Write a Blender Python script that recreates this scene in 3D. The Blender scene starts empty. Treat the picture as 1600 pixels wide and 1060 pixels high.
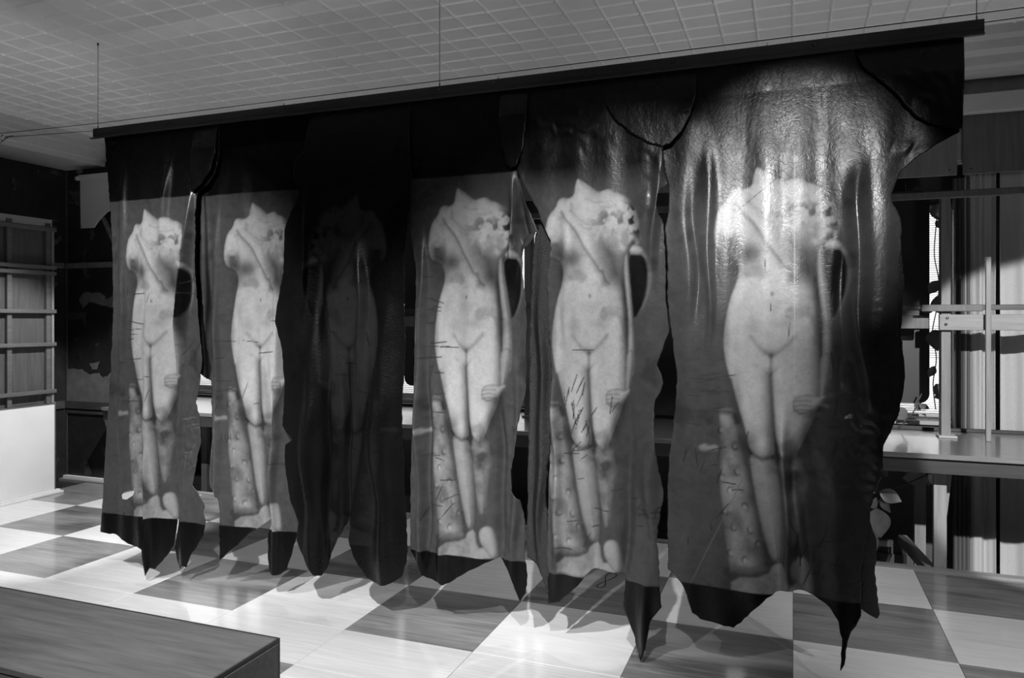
import bpy, bmesh, math, random
import numpy as np
random.seed(7); rng = np.random.default_rng(7)
S = bpy.context.scene
COL = S.collection
# ------------------------------------------------------------------ camera
FP, HOR, CX, H = 1161.0, 500.0, 800.0, 1.5          # focal length in px, horizon row, centre column, eye height
TH = math.atan((1239 - CX) / FP)                    # camera is turned this far left of the room's depth axis (+Y)
cam = bpy.data.cameras.new('camera'); co = bpy.data.objects.new('camera', cam); COL.objects.link(co)
cam.sensor_width = 36; cam.sensor_fit = 'HORIZONTAL'; cam.lens = FP / 1600 * 36
cam.shift_y = (HOR - 530) / 1600; cam.clip_start = .02
co.location = (0, 0, H); co.rotation_euler = (math.pi / 2, 0, TH)
S.camera = co
# ------------------------------------------------------------------ light and exposure
w = bpy.data.worlds.new('world'); S.world = w; w.use_nodes = True
w.node_tree.nodes['Background'].inputs[0].default_value = (.9, .9, .9, 1)
w.node_tree.nodes['Background'].inputs[1].default_value = 2.2
S.view_settings.view_transform = 'Standard'; S.view_settings.look = 'None'
S.view_settings.gamma = 1; S.view_settings.exposure = 0; S.view_settings.use_curve_mapping = False
S.cycles.use_denoising = True
S.cycles.max_bounces = 8
S.cycles.sample_clamp_indirect = 4

def spot(name, loc, target, watt, deg, blend=.6, size=.03):
    l = bpy.data.lights.new(name, 'SPOT'); l.energy = watt; l.spot_size = math.radians(deg); l.spot_blend = blend
    l.shadow_soft_size = size
    o = bpy.data.objects.new(name, l); COL.objects.link(o); o.location = loc
    from mathutils import Vector
    o.rotation_euler = (Vector(target) - Vector(loc)).to_track_quat('-Z', 'Y').to_euler()
    return o
# ceiling track in front of the hides (above and ahead of the camera, out of frame)
spot('track_spot', (-1.45, .75, 3.05), (-2.1, 2.7, .15), 680, 64, .9)
spot('track_spot', (-.35, .75, 3.05), (-.85, 3.2, 1.35), 480, 44, .9)
spot('track_spot', (.12, -1.7, 3.0), (.0, 3.25, 1.97), 1150, 13.5, 1.0)
spot('track_spot', (-3.0, .75, 3.05), (-3.4, 3.2, 1.25), 490, 50, .8)
spot('track_spot', (1.95, .7, 3.05), (1.68, 6.0, .62), 1350, 26, .12)
spot('track_spot', (2.3, .75, 3.05), (1.25, 4.1, 0), 480, 38, .8)
# lamp behind the hides washing the partition
spot('rear_spot', (-4.0, 4.1, 3.05), (-5.75, 3.9, -.1), 420, 66, .35)
for x_ in (-2.7, -.7):
    spot('rear_spot', (x_, 4.25, 3.05), (x_, 4.0, 0), 55, 84, .8)
# fill lamps added behind the hides to brighten the tin ceiling and cornices
for x_, w_ in ((-4.6, 9), (-2.6, 9), (-.6, 9), (1.5, 44)):
    spot('ceiling_fill', (x_, 3.6, .12), (x_, 4.0, 3.0), w_, 100, .6, .08)
for x_ in (2.6, 1.2, -.2, -1.6, -3.0):
    spot('ceiling_fill', (x_, 1.2, 2.25), (x_ - 2.2, 4.0, 3.18), 54, 36, 1.0, .1)  # fill lamps added in front to rake light across the ceiling ridges

# ------------------------------------------------------------------ pixel helpers (direction only; the plane gives the distance)
sT, cT = math.sin(TH), math.cos(TH)
def ray(u, v):
    a = (u - CX) / FP
    return (-sT + a * cT, cT + a * sT, (HOR - v) / FP)
def onY(u, v, Y):
    d = ray(u, v); t = Y / d[1]; return (d[0] * t, Y, H + d[2] * t)
def onX(u, v, X):
    d = ray(u, v); t = X / d[0]; return (X, d[1] * t, H + d[2] * t)
def onZ(u, v, Z):
    d = ray(u, v); t = (Z - H) / d[2]; return (d[0] * t, d[1] * t, Z)

# ------------------------------------------------------------------ object helpers
def tag(o, label=None, cat=None, group=None, kind=None):
    if label: o['label'] = label
    if cat: o['category'] = cat
    if group: o['group'] = group
    if kind: o['kind'] = kind
    return o
def link(name, me, mat, parent=None, loc=(0, 0, 0)):
    o = bpy.data.objects.new(name, me); COL.objects.link(o); o.location = loc
    if mat is not None and not me.materials: me.materials.append(mat)
    if parent: o.parent = parent
    return o
def empty(name, loc=(0, 0, 0), rz=0):
    o = bpy.data.objects.new(name, None); COL.objects.link(o); o.location = loc; o.rotation_euler = (0, 0, rz)
    o.empty_display_size = .05
    return o
def pyd(name, v, f, smooth=False):
    me = bpy.data.meshes.new(name); me.from_pydata([tuple(p) for p in v], [], f); me.update()
    if smooth: me.polygons.foreach_set('use_smooth', [True] * len(me.polygons))
    return me
def box_me(name, a, b, bev=0):
    bm = bmesh.new(); bmesh.ops.create_cube(bm, size=1)
    for q in bm.verts:
        q.co = [(a[i] + b[i]) / 2 + q.co[i] * (b[i] - a[i]) for i in range(3)]
    if bev: bmesh.ops.bevel(bm, geom=bm.edges[:], offset=bev, segments=1, affect='EDGES')
    me = bpy.data.meshes.new(name); bm.to_mesh(me); bm.free(); return me
def box(name, a, b, mat, parent=None, bev=0):
    """box from corner a to corner b in world (or parent) coordinates; origin at its centre base"""
    c = ((a[0] + b[0]) / 2, (a[1] + b[1]) / 2, a[2])
    return link(name, box_me(name, [a[i] - c[i] for i in range(3)], [b[i] - c[i] for i in range(3)], bev), mat, parent, c)
def tube_me(name, pts, rad, seg=8):
    from mathutils import Vector
    pts = [Vector(p) for p in pts]; n = len(pts)
    rr = rad if isinstance(rad, (list, tuple)) else [rad] * n
    vs, fs = [], []
    for i, p in enumerate(pts):
        d = (pts[min(i + 1, n - 1)] - pts[max(i - 1, 0)]).normalized()
        up = Vector((0, 0, 1)) if abs(d.z) < .9 else Vector((1, 0, 0))
        e1 = d.cross(up).normalized(); e2 = d.cross(e1)
        for k in range(seg):
            a = 2 * math.pi * k / seg
            vs.append(p + (e1 * math.cos(a) + e2 * math.sin(a)) * rr[i])
    for i in range(n - 1):
        for k in range(seg):
            fs.append((i * seg + k, i * seg + (k + 1) % seg, (i + 1) * seg + (k + 1) % seg, (i + 1) * seg + k))
    fs.append(tuple(range(seg))[::-1]); fs.append(tuple((n - 1) * seg + k for k in range(seg)))
    return pyd(name, vs, fs, True)
def prism_me(name, poly, axis, a, b):
    """extrude a 2D polygon along an axis (0/1/2) from a to b; poly gives the two other coordinates in order"""
    def P(p, t):
        q = list(p); q.insert(axis, t); return q
    n = len(poly)
    v = [P(p, a) for p in poly] + [P(p, b) for p in poly]
    f = [tuple(range(n))[::-1], tuple(range(n, 2 * n))] + [(i, (i + 1) % n, n + (i + 1) % n, n + i) for i in range(n)]
    me = pyd(name, v, f)
    bm = bmesh.new(); bm.from_mesh(me); bmesh.ops.recalc_face_normals(bm, faces=bm.faces[:]); bm.to_mesh(me); bm.free()
    return me

# ------------------------------------------------------------------ materials (all neutral grey, procedural)
def g(v): return (v, v, v, 1)
class N:
    def __init__(s, name, rough=.5, spec=.5):
        s.m = bpy.data.materials.new(name); s.m.use_nodes = True; s.t = s.m.node_tree
        s.b = s.t.nodes['Principled BSDF']; s.b.inputs['Roughness'].default_value = rough
        s.b.inputs['Specular IOR Level'].default_value = spec
    def n(s, typ, **kw):
        q = s.t.nodes.new(typ)
        for k, v in kw.items(): setattr(q, k, v)
        return q
    def l(s, a, b): s.t.links.new(a, b)
    def ramp(s, src, stops):
        r = s.n('ShaderNodeValToRGB'); cr = r.color_ramp
        while len(cr.elements) < len(stops): cr.elements.new(.5)
        for e, (p, v) in zip(cr.elements, stops): e.position = p; e.color = g(v)
        s.l(src, r.inputs[0]); return r.outputs[0]
    def coord(s, scale=(1, 1, 1), kind='Object', rand=0):
        tc = s.n('ShaderNodeTexCoord'); mp = s.n('ShaderNodeMapping'); mp.inputs['Scale'].default_value = scale
        s.l(tc.outputs[kind], mp.inputs[0])
        if rand:
            oi = s.n('ShaderNodeObjectInfo'); vm = s.n('ShaderNodeVectorMath', operation='SCALE')
            vm.inputs[0].default_value = (rand, rand * .7, rand * .3); s.l(oi.outputs['Random'], vm.inputs['Scale'])
            s.l(vm.outputs[0], mp.inputs['Location'])
        return mp.outputs[0]
    def noise(s, co, scale, detail=4, rough=.55, dist=0):
        q = s.n('ShaderNodeTexNoise'); q.inputs['Scale'].default_value = scale; q.inputs['Detail'].default_value = detail
        q.inputs['Roughness'].default_value = rough; q.inputs['Distortion'].default_value = dist
        s.l(co, q.inputs['Vector']); return q.outputs['Fac']
    def bump(s, h, strength=.2, dist=.01, normal=None):
        q = s.n('ShaderNodeBump'); q.inputs['Strength'].default_value = strength; q.inputs['Distance'].default_value = dist
        s.l(h, q.inputs['Height'])
        if normal is not None: s.l(normal, q.inputs['Normal'])
        s.l(q.outputs[0], s.b.inputs['Normal']); return q.outputs[0]
    def base(s, c): s.l(c, s.b.inputs['Base Color'])

def plain(name, v, rough=.5, var=.12, sc=6, bump=0, spec=.5, metal=0):
    m = N(name, rough, spec); c = m.coord()
    f = m.noise(c, sc, 5)
    m.base(m.ramp(f, [(.25, v * (1 - var)), (.75, v * (1 + var))]))
    if bump: m.bump(m.noise(c, sc * 12, 3), bump, .004)
    m.b.inputs['Metallic'].default_value = metal
    return m.m
def wood(name, lo, hi, axis=0, rough=.35, coat=0, rand=9, sc=1.0, spec=.5, rings=.5):
    """grain stretched along one axis with slow cathedral rings"""
    m = N(name, rough, spec)
    st = [9, 9, 9]; st[axis] = .7
    c = m.coord([q * sc for q in st], rand=rand)
    fine = m.noise(c, 5, 5, .65)
    c2 = m.coord([(.55 if i == axis else 2.3) * sc for i in range(3)], rand=rand)
    big = m.noise(c2, 1.6, 2, .4, .6)
    mu = m.n('ShaderNodeMath', operation='MULTIPLY'); mu.inputs[1].default_value = 16; m.l(big, mu.inputs[0])
    si = m.n('ShaderNodeMath', operation='SINE'); m.l(mu.outputs[0], si.inputs[0])
    ma = m.n('ShaderNodeMath', operation='MULTIPLY_ADD'); ma.inputs[1].default_value = .12 * rings; m.l(si.outputs[0], ma.inputs[0]); m.l(fine, ma.inputs[2])
    ad = m.n('ShaderNodeMath', operation='MULTIPLY_ADD'); ad.inputs[1].default_value = .5; m.l(big, ad.inputs[0]); m.l(ma.outputs[0], ad.inputs[2])
    m.base(m.ramp(ad.outputs[0], [(.45, lo), (1.0, hi)]))
    m.b.inputs['Coat Weight'].default_value = coat; m.b.inputs['Coat Roughness'].default_value = .09
    m.bump(m.noise(c2, 4, 2), .06, .004)
    return m.m
M = {}
M['tile_dark'] = wood('stained_plywood', .10, .31, 0, .3, .55, rings=1.1)
M['tile_light'] = wood('whitewashed_plywood', .64, .86, 0, .3, .5, rings=.25)
M['bench'] = wood('bench_veneer', .045, .11, 0, .45, .1)
M['bench_dark'] = wood('bench_edge', .012, .03, 0, .4, .1)
M['ply'] = wood('bare_plywood', .045, .10, 2, .55, 0)
M['ply_dark'] = wood('brown_plywood', .09, .16, 2, .55, 0)
M['timber'] = wood('planed_timber', .18, .30, 0, .5, 0)
M['timber_v'] = wood('planed_timber_upright', .15, .27, 2, .5, 0)
M['batten'] = wood('batten_wood', .07, .13, 1, .5, 0)
M['counter'] = wood('counter_veneer', .12, .2, 0, .28, .4)
M['counter_edge'] = wood('counter_edge', .025, .05, 0, .4, .1)
M['white'] = plain('white_paint', .8, .45, .05, 3)
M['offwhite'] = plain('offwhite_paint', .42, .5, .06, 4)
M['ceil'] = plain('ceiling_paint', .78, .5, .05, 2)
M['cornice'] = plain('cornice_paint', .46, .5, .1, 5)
M['stain'] = plain('stained_plaster', .2, .8, .5, 9)
M['grey'] = plain('grey_wall', .09, .6, .1, 3)
M['bay'] = plain('dark_panelling', .075, .5, .2, 4)
M['bay2'] = plain('brown_panel', .075, .5, .15, 4)
M['board'] = plain('charcoal_board', .035, .45, .06, 3)
M['iron'] = plain('black_steel', .014, .32, .3, 30, .15)
M['wire'] = plain('steel_cable', .05, .35, .1, 30, metal=.8)
M['steel'] = plain('bright_steel', .6, .25, .1, 30, metal=1)
M['leaf'] = plain('leaf', .14, .35, .35, 20)
M['leaf_lit'] = plain('lit_leaf', .55, .35, .35, 20)  # paler copy of the leaf colour, painting in light from the window side
M['stem'] = plain('vine_stem', .05, .5, .3, 30)
M['ink'] = plain('marker_ink', .012, .5, .1)
M['glass'] = N('window_glass', .02).m
_b = M['glass'].node_tree.nodes['Principled BSDF']; _b.inputs['Transmission Weight'].default_value = 1; _b.inputs['IOR'].default_value = 1.02; _b.inputs['Base Color'].default_value = g(1)
def dark_wall():
    m = N('peeling_wall', .55, .4); c = m.coord()
    a = m.noise(c, 1.7, 9, .68, .3); b = m.noise(c, 7, 6, .7)
    base = m.ramp(b, [(.3, .010), (.7, .026)])
    mask = m.ramp(a, [(.585, 0), (.6, 1)])
    mx = m.n('ShaderNodeMix', data_type='RGBA'); m.l(mask, mx.inputs[0]); m.l(base, mx.inputs[6]); mx.inputs[7].default_value = g(.075)
    m.base(mx.outputs[2]); m.bump(mask, .3, .003)
    return m.m
M['peel'] = dark_wall()
M['plaster'] = plain('bare_plaster', .13, .7, .25, 12)
M['dado'] = plain('dado_paint', .05, .5, .4, 12)
M['strip'] = plain('grey_strip', .14, .6, .3, 14)
def curtain_mat():
    m = N('linen', .8, .2); c = m.coord((90, 90, 90)); f = m.noise(c, 3, 4)
    m.base(m.ramp(f, [(.3, .40), (.7, .56)])); m.bump(f, .25, .004); return m.m
M['linen'] = curtain_mat()
def slat_mat():
    m = N('blind_slat', .5); m.b.inputs['Base Color'].default_value = g(.8); m.b.inputs['Transmission Weight'].default_value = 0
    tr = m.n('ShaderNodeBsdfTranslucent'); tr.inputs[0].default_value = g(.85)
    mx = m.n('ShaderNodeMixShader'); mx.inputs[0].default_value = .6
    m.l(m.b.outputs[0], mx.inputs[1]); m.l(tr.outputs[0], mx.inputs[2])
    m.l(mx.outputs[0], m.t.nodes['Material Output'].inputs[0]); return m.m
M['slat'] = slat_mat()
def leather(name, grain=.25, rough=.36, crackle=.0, spec=.4, speck=0.0):
    m = N(name, rough, spec)
    at = m.n('ShaderNodeAttribute'); at.attribute_name = 'print'
    c = m.coord()
    f = m.noise(m.coord((1, 1, 1)), 95, 3)
    mul = m.n('ShaderNodeMix', data_type='RGBA', blend_type='MULTIPLY'); mul.inputs[0].default_value = 1
    m.l(at.outputs['Color'], mul.inputs[6]); m.l(m.ramp(f, [(.2, .82), (.8, 1.0)]), mul.inputs[7])
    m.base(mul.outputs[2])
    rr = m.ramp(m.noise(c, 5, 5, .6), [(.3, rough * .75), (.7, rough * 1.35)]); m.l(rr, m.b.inputs['Roughness'])
    n1 = m.n('ShaderNodeBump'); n1.inputs['Strength'].default_value = grain; n1.inputs['Distance'].default_value = .0025
    m.l(m.noise(c, 70, 2, .6), n1.inputs['Height'])
    last = n1.outputs[0]
    if crackle:
        vo = m.n('ShaderNodeTexVoronoi', feature='DISTANCE_TO_EDGE'); vo.inputs['Scale'].default_value = 24
        wv = m.n('ShaderNodeVectorMath', operation='ADD'); nn = m.n('ShaderNodeTexNoise'); nn.inputs['Scale'].default_value = 9
        m.l(c, nn.inputs['Vector']); sc_ = m.n('ShaderNodeVectorMath', operation='SCALE'); sc_.inputs['Scale'].default_value = .3
        m.l(nn.outputs['Color'], sc_.inputs[0]); m.l(c, wv.inputs[0]); m.l(sc_.outputs[0], wv.inputs[1]); m.l(wv.outputs[0], vo.inputs['Vector'])
        n2 = m.n('ShaderNodeBump'); n2.inputs['Strength'].default_value = crackle; n2.inputs['Distance'].default_value = .003
        m.l(m.ramp(vo.outputs[0], [(0, 0), (.07, 1)]), n2.inputs['Height']); m.l(last, n2.inputs['Normal']); last = n2.outputs[0]
    n3 = m.n('ShaderNodeBump'); n3.inputs['Strength'].default_value = .35; n3.inputs['Distance'].default_value = .012
    m.l(m.noise(m.coord((1, 1, .45)), 9, 3, .5, .4), n3.inputs['Height']); m.l(last, n3.inputs['Normal'])
    m.l(n3.outputs[0], m.b.inputs['Normal'])
    return m.m
M['hide'] = leather('printed_leather', .14, .27, .05, .16)
M['hide_crackle'] = leather('crackled_leather', .22, .3, .075, .26)
M['hide_rough'] = leather('grained_leather', .6, .3, .06, .18)
def suede_mat():
    m = N('dark_suede', .42, .6); c = m.coord(); f = m.noise(c, 160, 3, .8)
    m.base(m.ramp(f, [(.45, .004), (.74, .02)])); m.bump(f, .8, .006); return m.m
M['suede'] = suede_mat()

# ================================================================== the room shell
CEIL, XL, XR, YB, YF = 3.14, -6.45, 3.2, 5.1, -3.2
BAYY, BAYZ = 6.25, -.40
fl = box('floor', (XL, YF, -.06), (XR, 5.085, -.014), M['bench_dark']); tag(fl, 'raised plywood platform floor laid in a dark and light checkerboard', kind='structure')
TX, TY, Y0 = .677, .648, 3.075
tile_me = box_me('floor_tile', (-TX / 2 + .0009, -TY / 2 + .0009, 0), (TX / 2 - .0009, TY / 2 - .0009, .014), .0012)
tile_meL = tile_me.copy(); tile_me.materials.append(M['tile_dark']); tile_meL.materials.append(M['tile_light'])
def tile(cx, cy, dark, me=None):
    o = link('floor_tile', me or (tile_me if dark else tile_meL), None, fl); o.location = (cx - fl.location.x, cy - fl.location.y, 0 - .014 - fl.location.z)
    return o
for kx in range(-9, 5):
    for ky in range(0, 3):
        cx, cy = (kx + .5) * TX, Y0 + (ky + .5) * TY
        tile(cx, cy, (kx + ky) % 2 != 0)
STRIP = .385
for kx in range(-9, 5):      # pale border row, then the next checker rows towards the camera
    t = tile((kx + .5) * TX, Y0 - STRIP / 2, False, tile_meL); t.scale = (1, (STRIP) / TY, 1)
    for ky in range(-1, -4, -1):
        tile((kx + .5) * TX, Y0 - STRIP + (ky + .5) * TY, (kx + ky) % 2 != 0)
box('floor_edge', (XL, 5.022, -.058), (XR, 5.085, .012), M['timber'], fl).location = ((XL + XR) / 2 - fl.location.x, 5.0535 - fl.location.y, .0)
box('platform_riser', (XL, 5.06, BAYZ), (XR, 5.08, -.07), M['bay'], fl).location = ((XL + XR) / 2 - fl.location.x, 5.07 - fl.location.y, BAYZ - fl.location.z)
tag(box('floor_bay', (-6.5, 5.09, BAYZ - .05), (XR, BAYY, BAYZ), M['bay']), 'lower dark floor of the window bay', kind='structure')

# ceiling: embossed tin panels
ce = box('ceiling', (XL, YF, CEIL + .006), (XR, YB + .05, CEIL + .06), M['ceil']); tag(ce, 'embossed white tin ceiling', kind='structure')
CXS, CYS = .190, .1555
def ceil_tile_geo(ox=0, oy=0):
    hx, hy = CXS / 2, CYS / 2
    rings = [(hx, hy, -.0065), (hx - .002, hy - .002, -.0065), (hx - .011, hy - .011, 0)]
    v = []
    for a, b, z in rings: v += [(ox - a, oy - b, z), (ox + a, oy - b, z), (ox + a, oy + b, z), (ox - a, oy + b, z)]
    f = []
    for r in range(2):
        for k in range(4):
            f.append((r * 4 + k, (r + 1) * 4 + k, (r + 1) * 4 + (k + 1) % 4, r * 4 + (k + 1) % 4))
    f.append((8, 11, 10, 9))
    # raised button on one corner where four panels meet
    k = len(v); c = .011
    for a, b, z in ((-c, 0, -.010), (0, -c, -.010), (c, 0, -.010), (0, c, -.010), (-c * 1.5, 0, 0), (0, -c * 1.5, 0), (c * 1.5, 0, 0), (0, c * 1.5, 0)):
        v.append((ox - hx + a, oy - hy + b, z))
    f.append((k, k + 3, k + 2, k + 1))
    for q in range(4): f.append((k + q, k + (q + 1) % 4, k + 4 + (q + 1) % 4, k + 4 + q))
    return v, f
cme = pyd('ceiling_tile', *ceil_tile_geo()); cme.materials.append(M['ceil'])
cells = []
for i in range(-34, 17):
    for j in range(0, 54):
        x, y = (i + .5) * CXS, YB - .05 - (j + .5) * CYS
        if x < XL + .45 or y < YF: continue
        fw = -sT * x + cT * y; r = cT * x + sT * y
        vis = fw > .5 and abs(FP * r / fw) < 800 and HOR - FP * (CEIL - H) / fw > -5 and HOR - FP * (CEIL - H) / fw < 260
        cells.append((0 if vis else 1, math.hypot(x, y), x, y))
cells.sort()
sv, sf = [], []
for n_, (nv, d, x, y) in enumerate(cells):
    if n_ < 300:
        o = link('ceiling_tile', cme, None, ce); o.location = (x - ce.location.x, y - ce.location.y, CEIL - ce.location.z)
    else:
        v, f = ceil_tile_geo(x - ce.location.x, y - ce.location.y); k = len(sv)
        sv += [(a, b, c + CEIL - ce.location.z) for a, b, c in v]; sf += [tuple(q + k for q in ff) for ff in f]
tag(link('ceiling_tiles', pyd('ceiling_tiles', sv, sf), M['ceil'], ce), kind='stuff')

# walls
tag(box('wall_left', (XL - .1, YF, BAYZ), (XL, YB + .1, CEIL + .06), M['peel']), 'dark peeling side wall', kind='structure')
tag(box('wall_right', (XR, YF, BAYZ), (XR + .1, BAYY, CEIL + .06), M['grey']), 'plain grey side wall', kind='structure')
tag(box('wall_front', (XL, YF - .1, BAYZ), (XR, YF, CEIL + .06), M['grey']), 'plain grey wall behind the camera', kind='structure')
wb = box('wall_back', (XL, YB, -.06), (-5.78, YB + .12, CEIL + .06), M['peel']); tag(wb, 'dark wall with peeling paint and bare plaster', kind='structure')
WB = lambda p: (p[0] - wb.location.x, p[1] - wb.location.y, p[2] - wb.location.z)
def wpiece(name, poly_px, mat, th=.003):
    """irregular flake of plaster on the dark wall"""
    pts = [onY(u, v, YB) for u, v in poly_px]
    me = prism_me(name, [(p[0] - wb.location.x, p[2] - wb.location.z) for p in pts], 1, YB - th - wb.location.y, YB + .001 - wb.location.y)
    return link(name, me, mat, wb)
def jag(poly, n=5, amp=2.0):
    out = []
    for i in range(len(poly)):
        a, b = poly[i], poly[(i + 1) % len(poly)]
        for k in range(n):
            t = k / n
            out.append((a[0] + (b[0] - a[0]) * t + random.uniform(-amp, amp) * (k > 0), a[1] + (b[1] - a[1]) * t + random.uniform(-amp, amp) * (k > 0)))
    return out
wpiece('plaster_patch', jag([(124, 468), (132, 457), (158, 458), (166, 468), (182, 460), (190, 478), (172, 481), (150, 474), (138, 472), (130, 483)], 4, 1.4), M['plaster'])
wpiece('plaster_patch', jag([(103, 576), (128, 577), (140, 586), (156, 583), (160, 592), (172, 583), (195, 584), (195, 640), (160, 640), (140, 634), (103, 632)], 4, 1.6), M['plaster'])
wpiece('plaster_patch', jag([(140, 568), (156, 565), (152, 577), (144, 578)], 3, .8), M['plaster'])
wpiece('plaster_patch', jag([(163, 657), (171, 657), (170, 668), (166, 667)], 3, .6), M['plaster'])
wpiece('plaster_patch', jag([(132, 722), (137, 720), (143, 742), (133, 744)], 3, .8), M['dado'])
wpiece('plaster_patch', jag([(107, 298), (126, 300), (126, 320), (116, 312)], 3, 1), M['dado'])
wpiece('plaster_patch', jag([(120, 258), (127, 256), (129, 270), (121, 272)], 3, .8), M['plaster'])
wpiece('plaster_patch', jag([(100, 490), (135, 488), (134, 512), (128, 498), (108, 500)], 3, 1.2), M['dado'])
def on_wall(name, z0, z1, proud, mat):
    b = box(name, (XL, YB - proud, z0), (-5.78, YB, z1), mat, wb); b.location = WB(b.location)
on_wall('picture_rail', 1.985, 2.035, .012, M['strip'])
on_wall('dado_rail', .665, .735, .02, M['dado'])
on_wall('dado_rail', .62, .65, .012, M['dado'])
tag(box('baseboard_back', (XL, YB - .035, 0.0), (-5.78, YB - .001, .032), M['white']), 'low white baseboard below the peeling wall', kind='structure')
wl = bpy.data.objects['wall_left']
for nm, z0, z1, pr, mt in (('picture_rail', 1.985, 2.035, .012, 'strip'), ('dado_rail', .665, .735, .02, 'dado')):
    b = box(nm, (XL, 3.0, z0), (XL + pr, YB - .03, z1), M[mt], wl)
    b.location = tuple(b.location[i] - wl.location[i] for i in range(3))
b = box('corner_bead', (XL + .001, YB - .012, .04), (XL + .02, YB - .001, 2.9), M['dado'], wl); b.location = tuple(b.location[i] - wl.location[i] for i in range(3))
# boxed cornice along the left wall
cor = [(-6.45, CEIL), (-5.86, CEIL), (-5.875, 3.105), (-5.90, 3.095), (-5.905, 3.05), (-5.925, 3.04), (-5.93, 2.965), (-5.95, 2.955), (-5.955, 2.915), (-6.45, 2.915)]
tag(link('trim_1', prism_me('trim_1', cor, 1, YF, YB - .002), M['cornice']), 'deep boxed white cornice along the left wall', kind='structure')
# back wall above the bay: cornice, stained band, white ledge
def strip_back(name, x0, x1, y0, y1, z0, z1, mat, label):
    return tag(box(name, (x0, y0, z0), (x1, y1, z1), mat, None, .003), label, kind='structure')
cor2 = [(YB, CEIL), (4.80, CEIL), (4.81, 3.09), (4.86, 3.075), (4.87, 3.03), (4.93, 3.01), (4.94, 2.965), (4.99, 2.955), (5.0, 2.93), (YB, 2.925)]
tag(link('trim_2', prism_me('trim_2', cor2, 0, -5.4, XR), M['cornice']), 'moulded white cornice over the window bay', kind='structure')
strip_back('wall_bay_head', -5.78, XR, YB, YB + .12, 2.45, CEIL + .05, M['stain'], 'stained plaster band above the window bay')
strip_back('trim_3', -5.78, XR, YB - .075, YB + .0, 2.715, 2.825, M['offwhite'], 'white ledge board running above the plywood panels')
# plywood header panels
for k, (x0, x1) in enumerate(((-5.78, -4.4), (-4.39, -3.0), (-2.99, -1.6), (-1.59, -.4), (-.39, .915), (.945, 2.1), (2.11, XR))):
    lab = ['plywood header panel ending at the dark peeling wall', 'second plywood header panel from the peeling wall', 'plywood header panel behind the dark grained hide', 'plywood header panel behind the pair of centre hides', 'plywood header panel over the dark hanging board', 'pale plywood header panel above the linen curtains', 'plywood header panel beside the right wall'][k]
    o = box('header_panel', (x0, YB - .022, 2.365), (x1, YB, 2.714), M['ply_dark'] if k < 5 else M['ply'], None, .002)
    tag(o, lab, 'panel', 'plywood panels above the window bay')
    for q in (x0 + .04, x1 - .04):
        s_ = link('screw', tube_me('screw', [(0, 0, 0), (0, -.003, 0)], .005, 6), M['iron'], o, (q - o.location.x, -.011, .03))

# ------------------------------------------------------------------ window bay
tag(box('ceiling_bay', (-6.5, YB + .12, 2.62), (XR, BAYY, 2.68), M['bay']), 'low dark ceiling of the window bay', kind='structure')
tag(box('wall_bay_end', (-6.55, YB + .12, BAYZ), (-6.45, BAYY, 2.68), M['bay']), 'dark end wall of the window bay', kind='structure')
WIN = [(-6.3, -5.1), (-3.62, -2.02), (-.55, 1.10)]
ZS, ZT = .755, 2.35
xs = [-6.55]
for a, b in WIN: xs += [a, b]
xs.append(XR)
wbay = empty('wall_bay', (0, BAYY, BAYZ)); tag(wbay, 'dark panelled wall of the window bay', kind='structure')
def bw(name, x0, x1, z0, z1, mat='bay', y0=BAYY, y1=BAYY + .12):
    b = box(name, (x0, y0, z0), (x1, y1, z1), M[mat], wbay); b.location = (b.location[0], b.location[1] - BAYY, b.location[2] - BAYZ); return b
bw('wall_panel', -6.55, XR, BAYZ, ZS); bw('wall_panel', -6.55, XR, ZT, 2.68)
for k in range(0, len(xs), 2): bw('wall_panel', xs[k], xs[k + 1], ZS, ZT)
bw('skirting', -6.45, XR, BAYZ, BAYZ + .14, 'bay2', BAYY - .02, BAYY)
for i, (a, b) in enumerate(WIN):
    wn = empty('window_%d' % (i + 1), ((a + b) / 2, BAYY, ZS)); tag(wn, ['narrow window at the end of the bay', 'window behind the middle hides', 'window beside the timber post'][i], kind='structure')
    hw, hh = (b - a) / 2, ZT - ZS
    fr = []
    for (x0, x1, z0, z1) in ((-hw, hw, 0, .05), (-hw, hw, hh - .05, hh), (-hw, -hw + .05, .05, hh - .05), (hw - .05, hw, .05, hh - .05), (-.02, .02, .05, hh - .05)):
        link('window_frame', box_me('window_frame', (x0, .02, z0), (x1, .08, z1), .003), M['offwhite'], wn)
    for x0, x1 in ((-hw + .05, -.02), (.02, hw - .05)):
        link('pane', box_me('pane', (x0, .048, .05), (x1, .052, hh - .05)), M['glass'], wn)
    link('window_sill', box_me('window_sill', (-hw - .03, -.06, -.03), (hw + .03, .02, 0), .004), M['offwhite'], wn)
    # venetian blind: head rail, bottom rail, slats
    bl = empty('venetian_blind', ((a + b) / 2, BAYY - .03, ZS)); tag(bl, ['lowered white slatted blind in the narrow end window', 'lowered white slatted blind between dark and light hides', 'lowered white slatted blind beside the climbing vine'][i], 'blind', 'white slatted window blinds')
    link('head_rail', box_me('head_rail', (-hw + .06, -.018, hh - .06), (hw - .06, .018, hh - .02), .002), M['offwhite'], bl)
    link('bottom_rail', box_me('bottom_rail', (-hw + .06, -.014, .03), (hw - .06, .014, .05), .002), M['offwhite'], bl)
    v, f = [], []
    z = .07
    while z < hh - .07:
        k = len(v)
        for x in (-hw + .06, hw - .06):
            v += [(x, -.011, z - .004), (x, 0, z + .001), (x, .011, z + .007)]
        f += [(k, k + 3, k + 4, k + 1), (k + 1, k + 4, k + 5, k + 2)]
        z += .0165
    tag(link('slats', pyd('slats', v, f, True), M['slat'], bl), kind='stuff')

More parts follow.
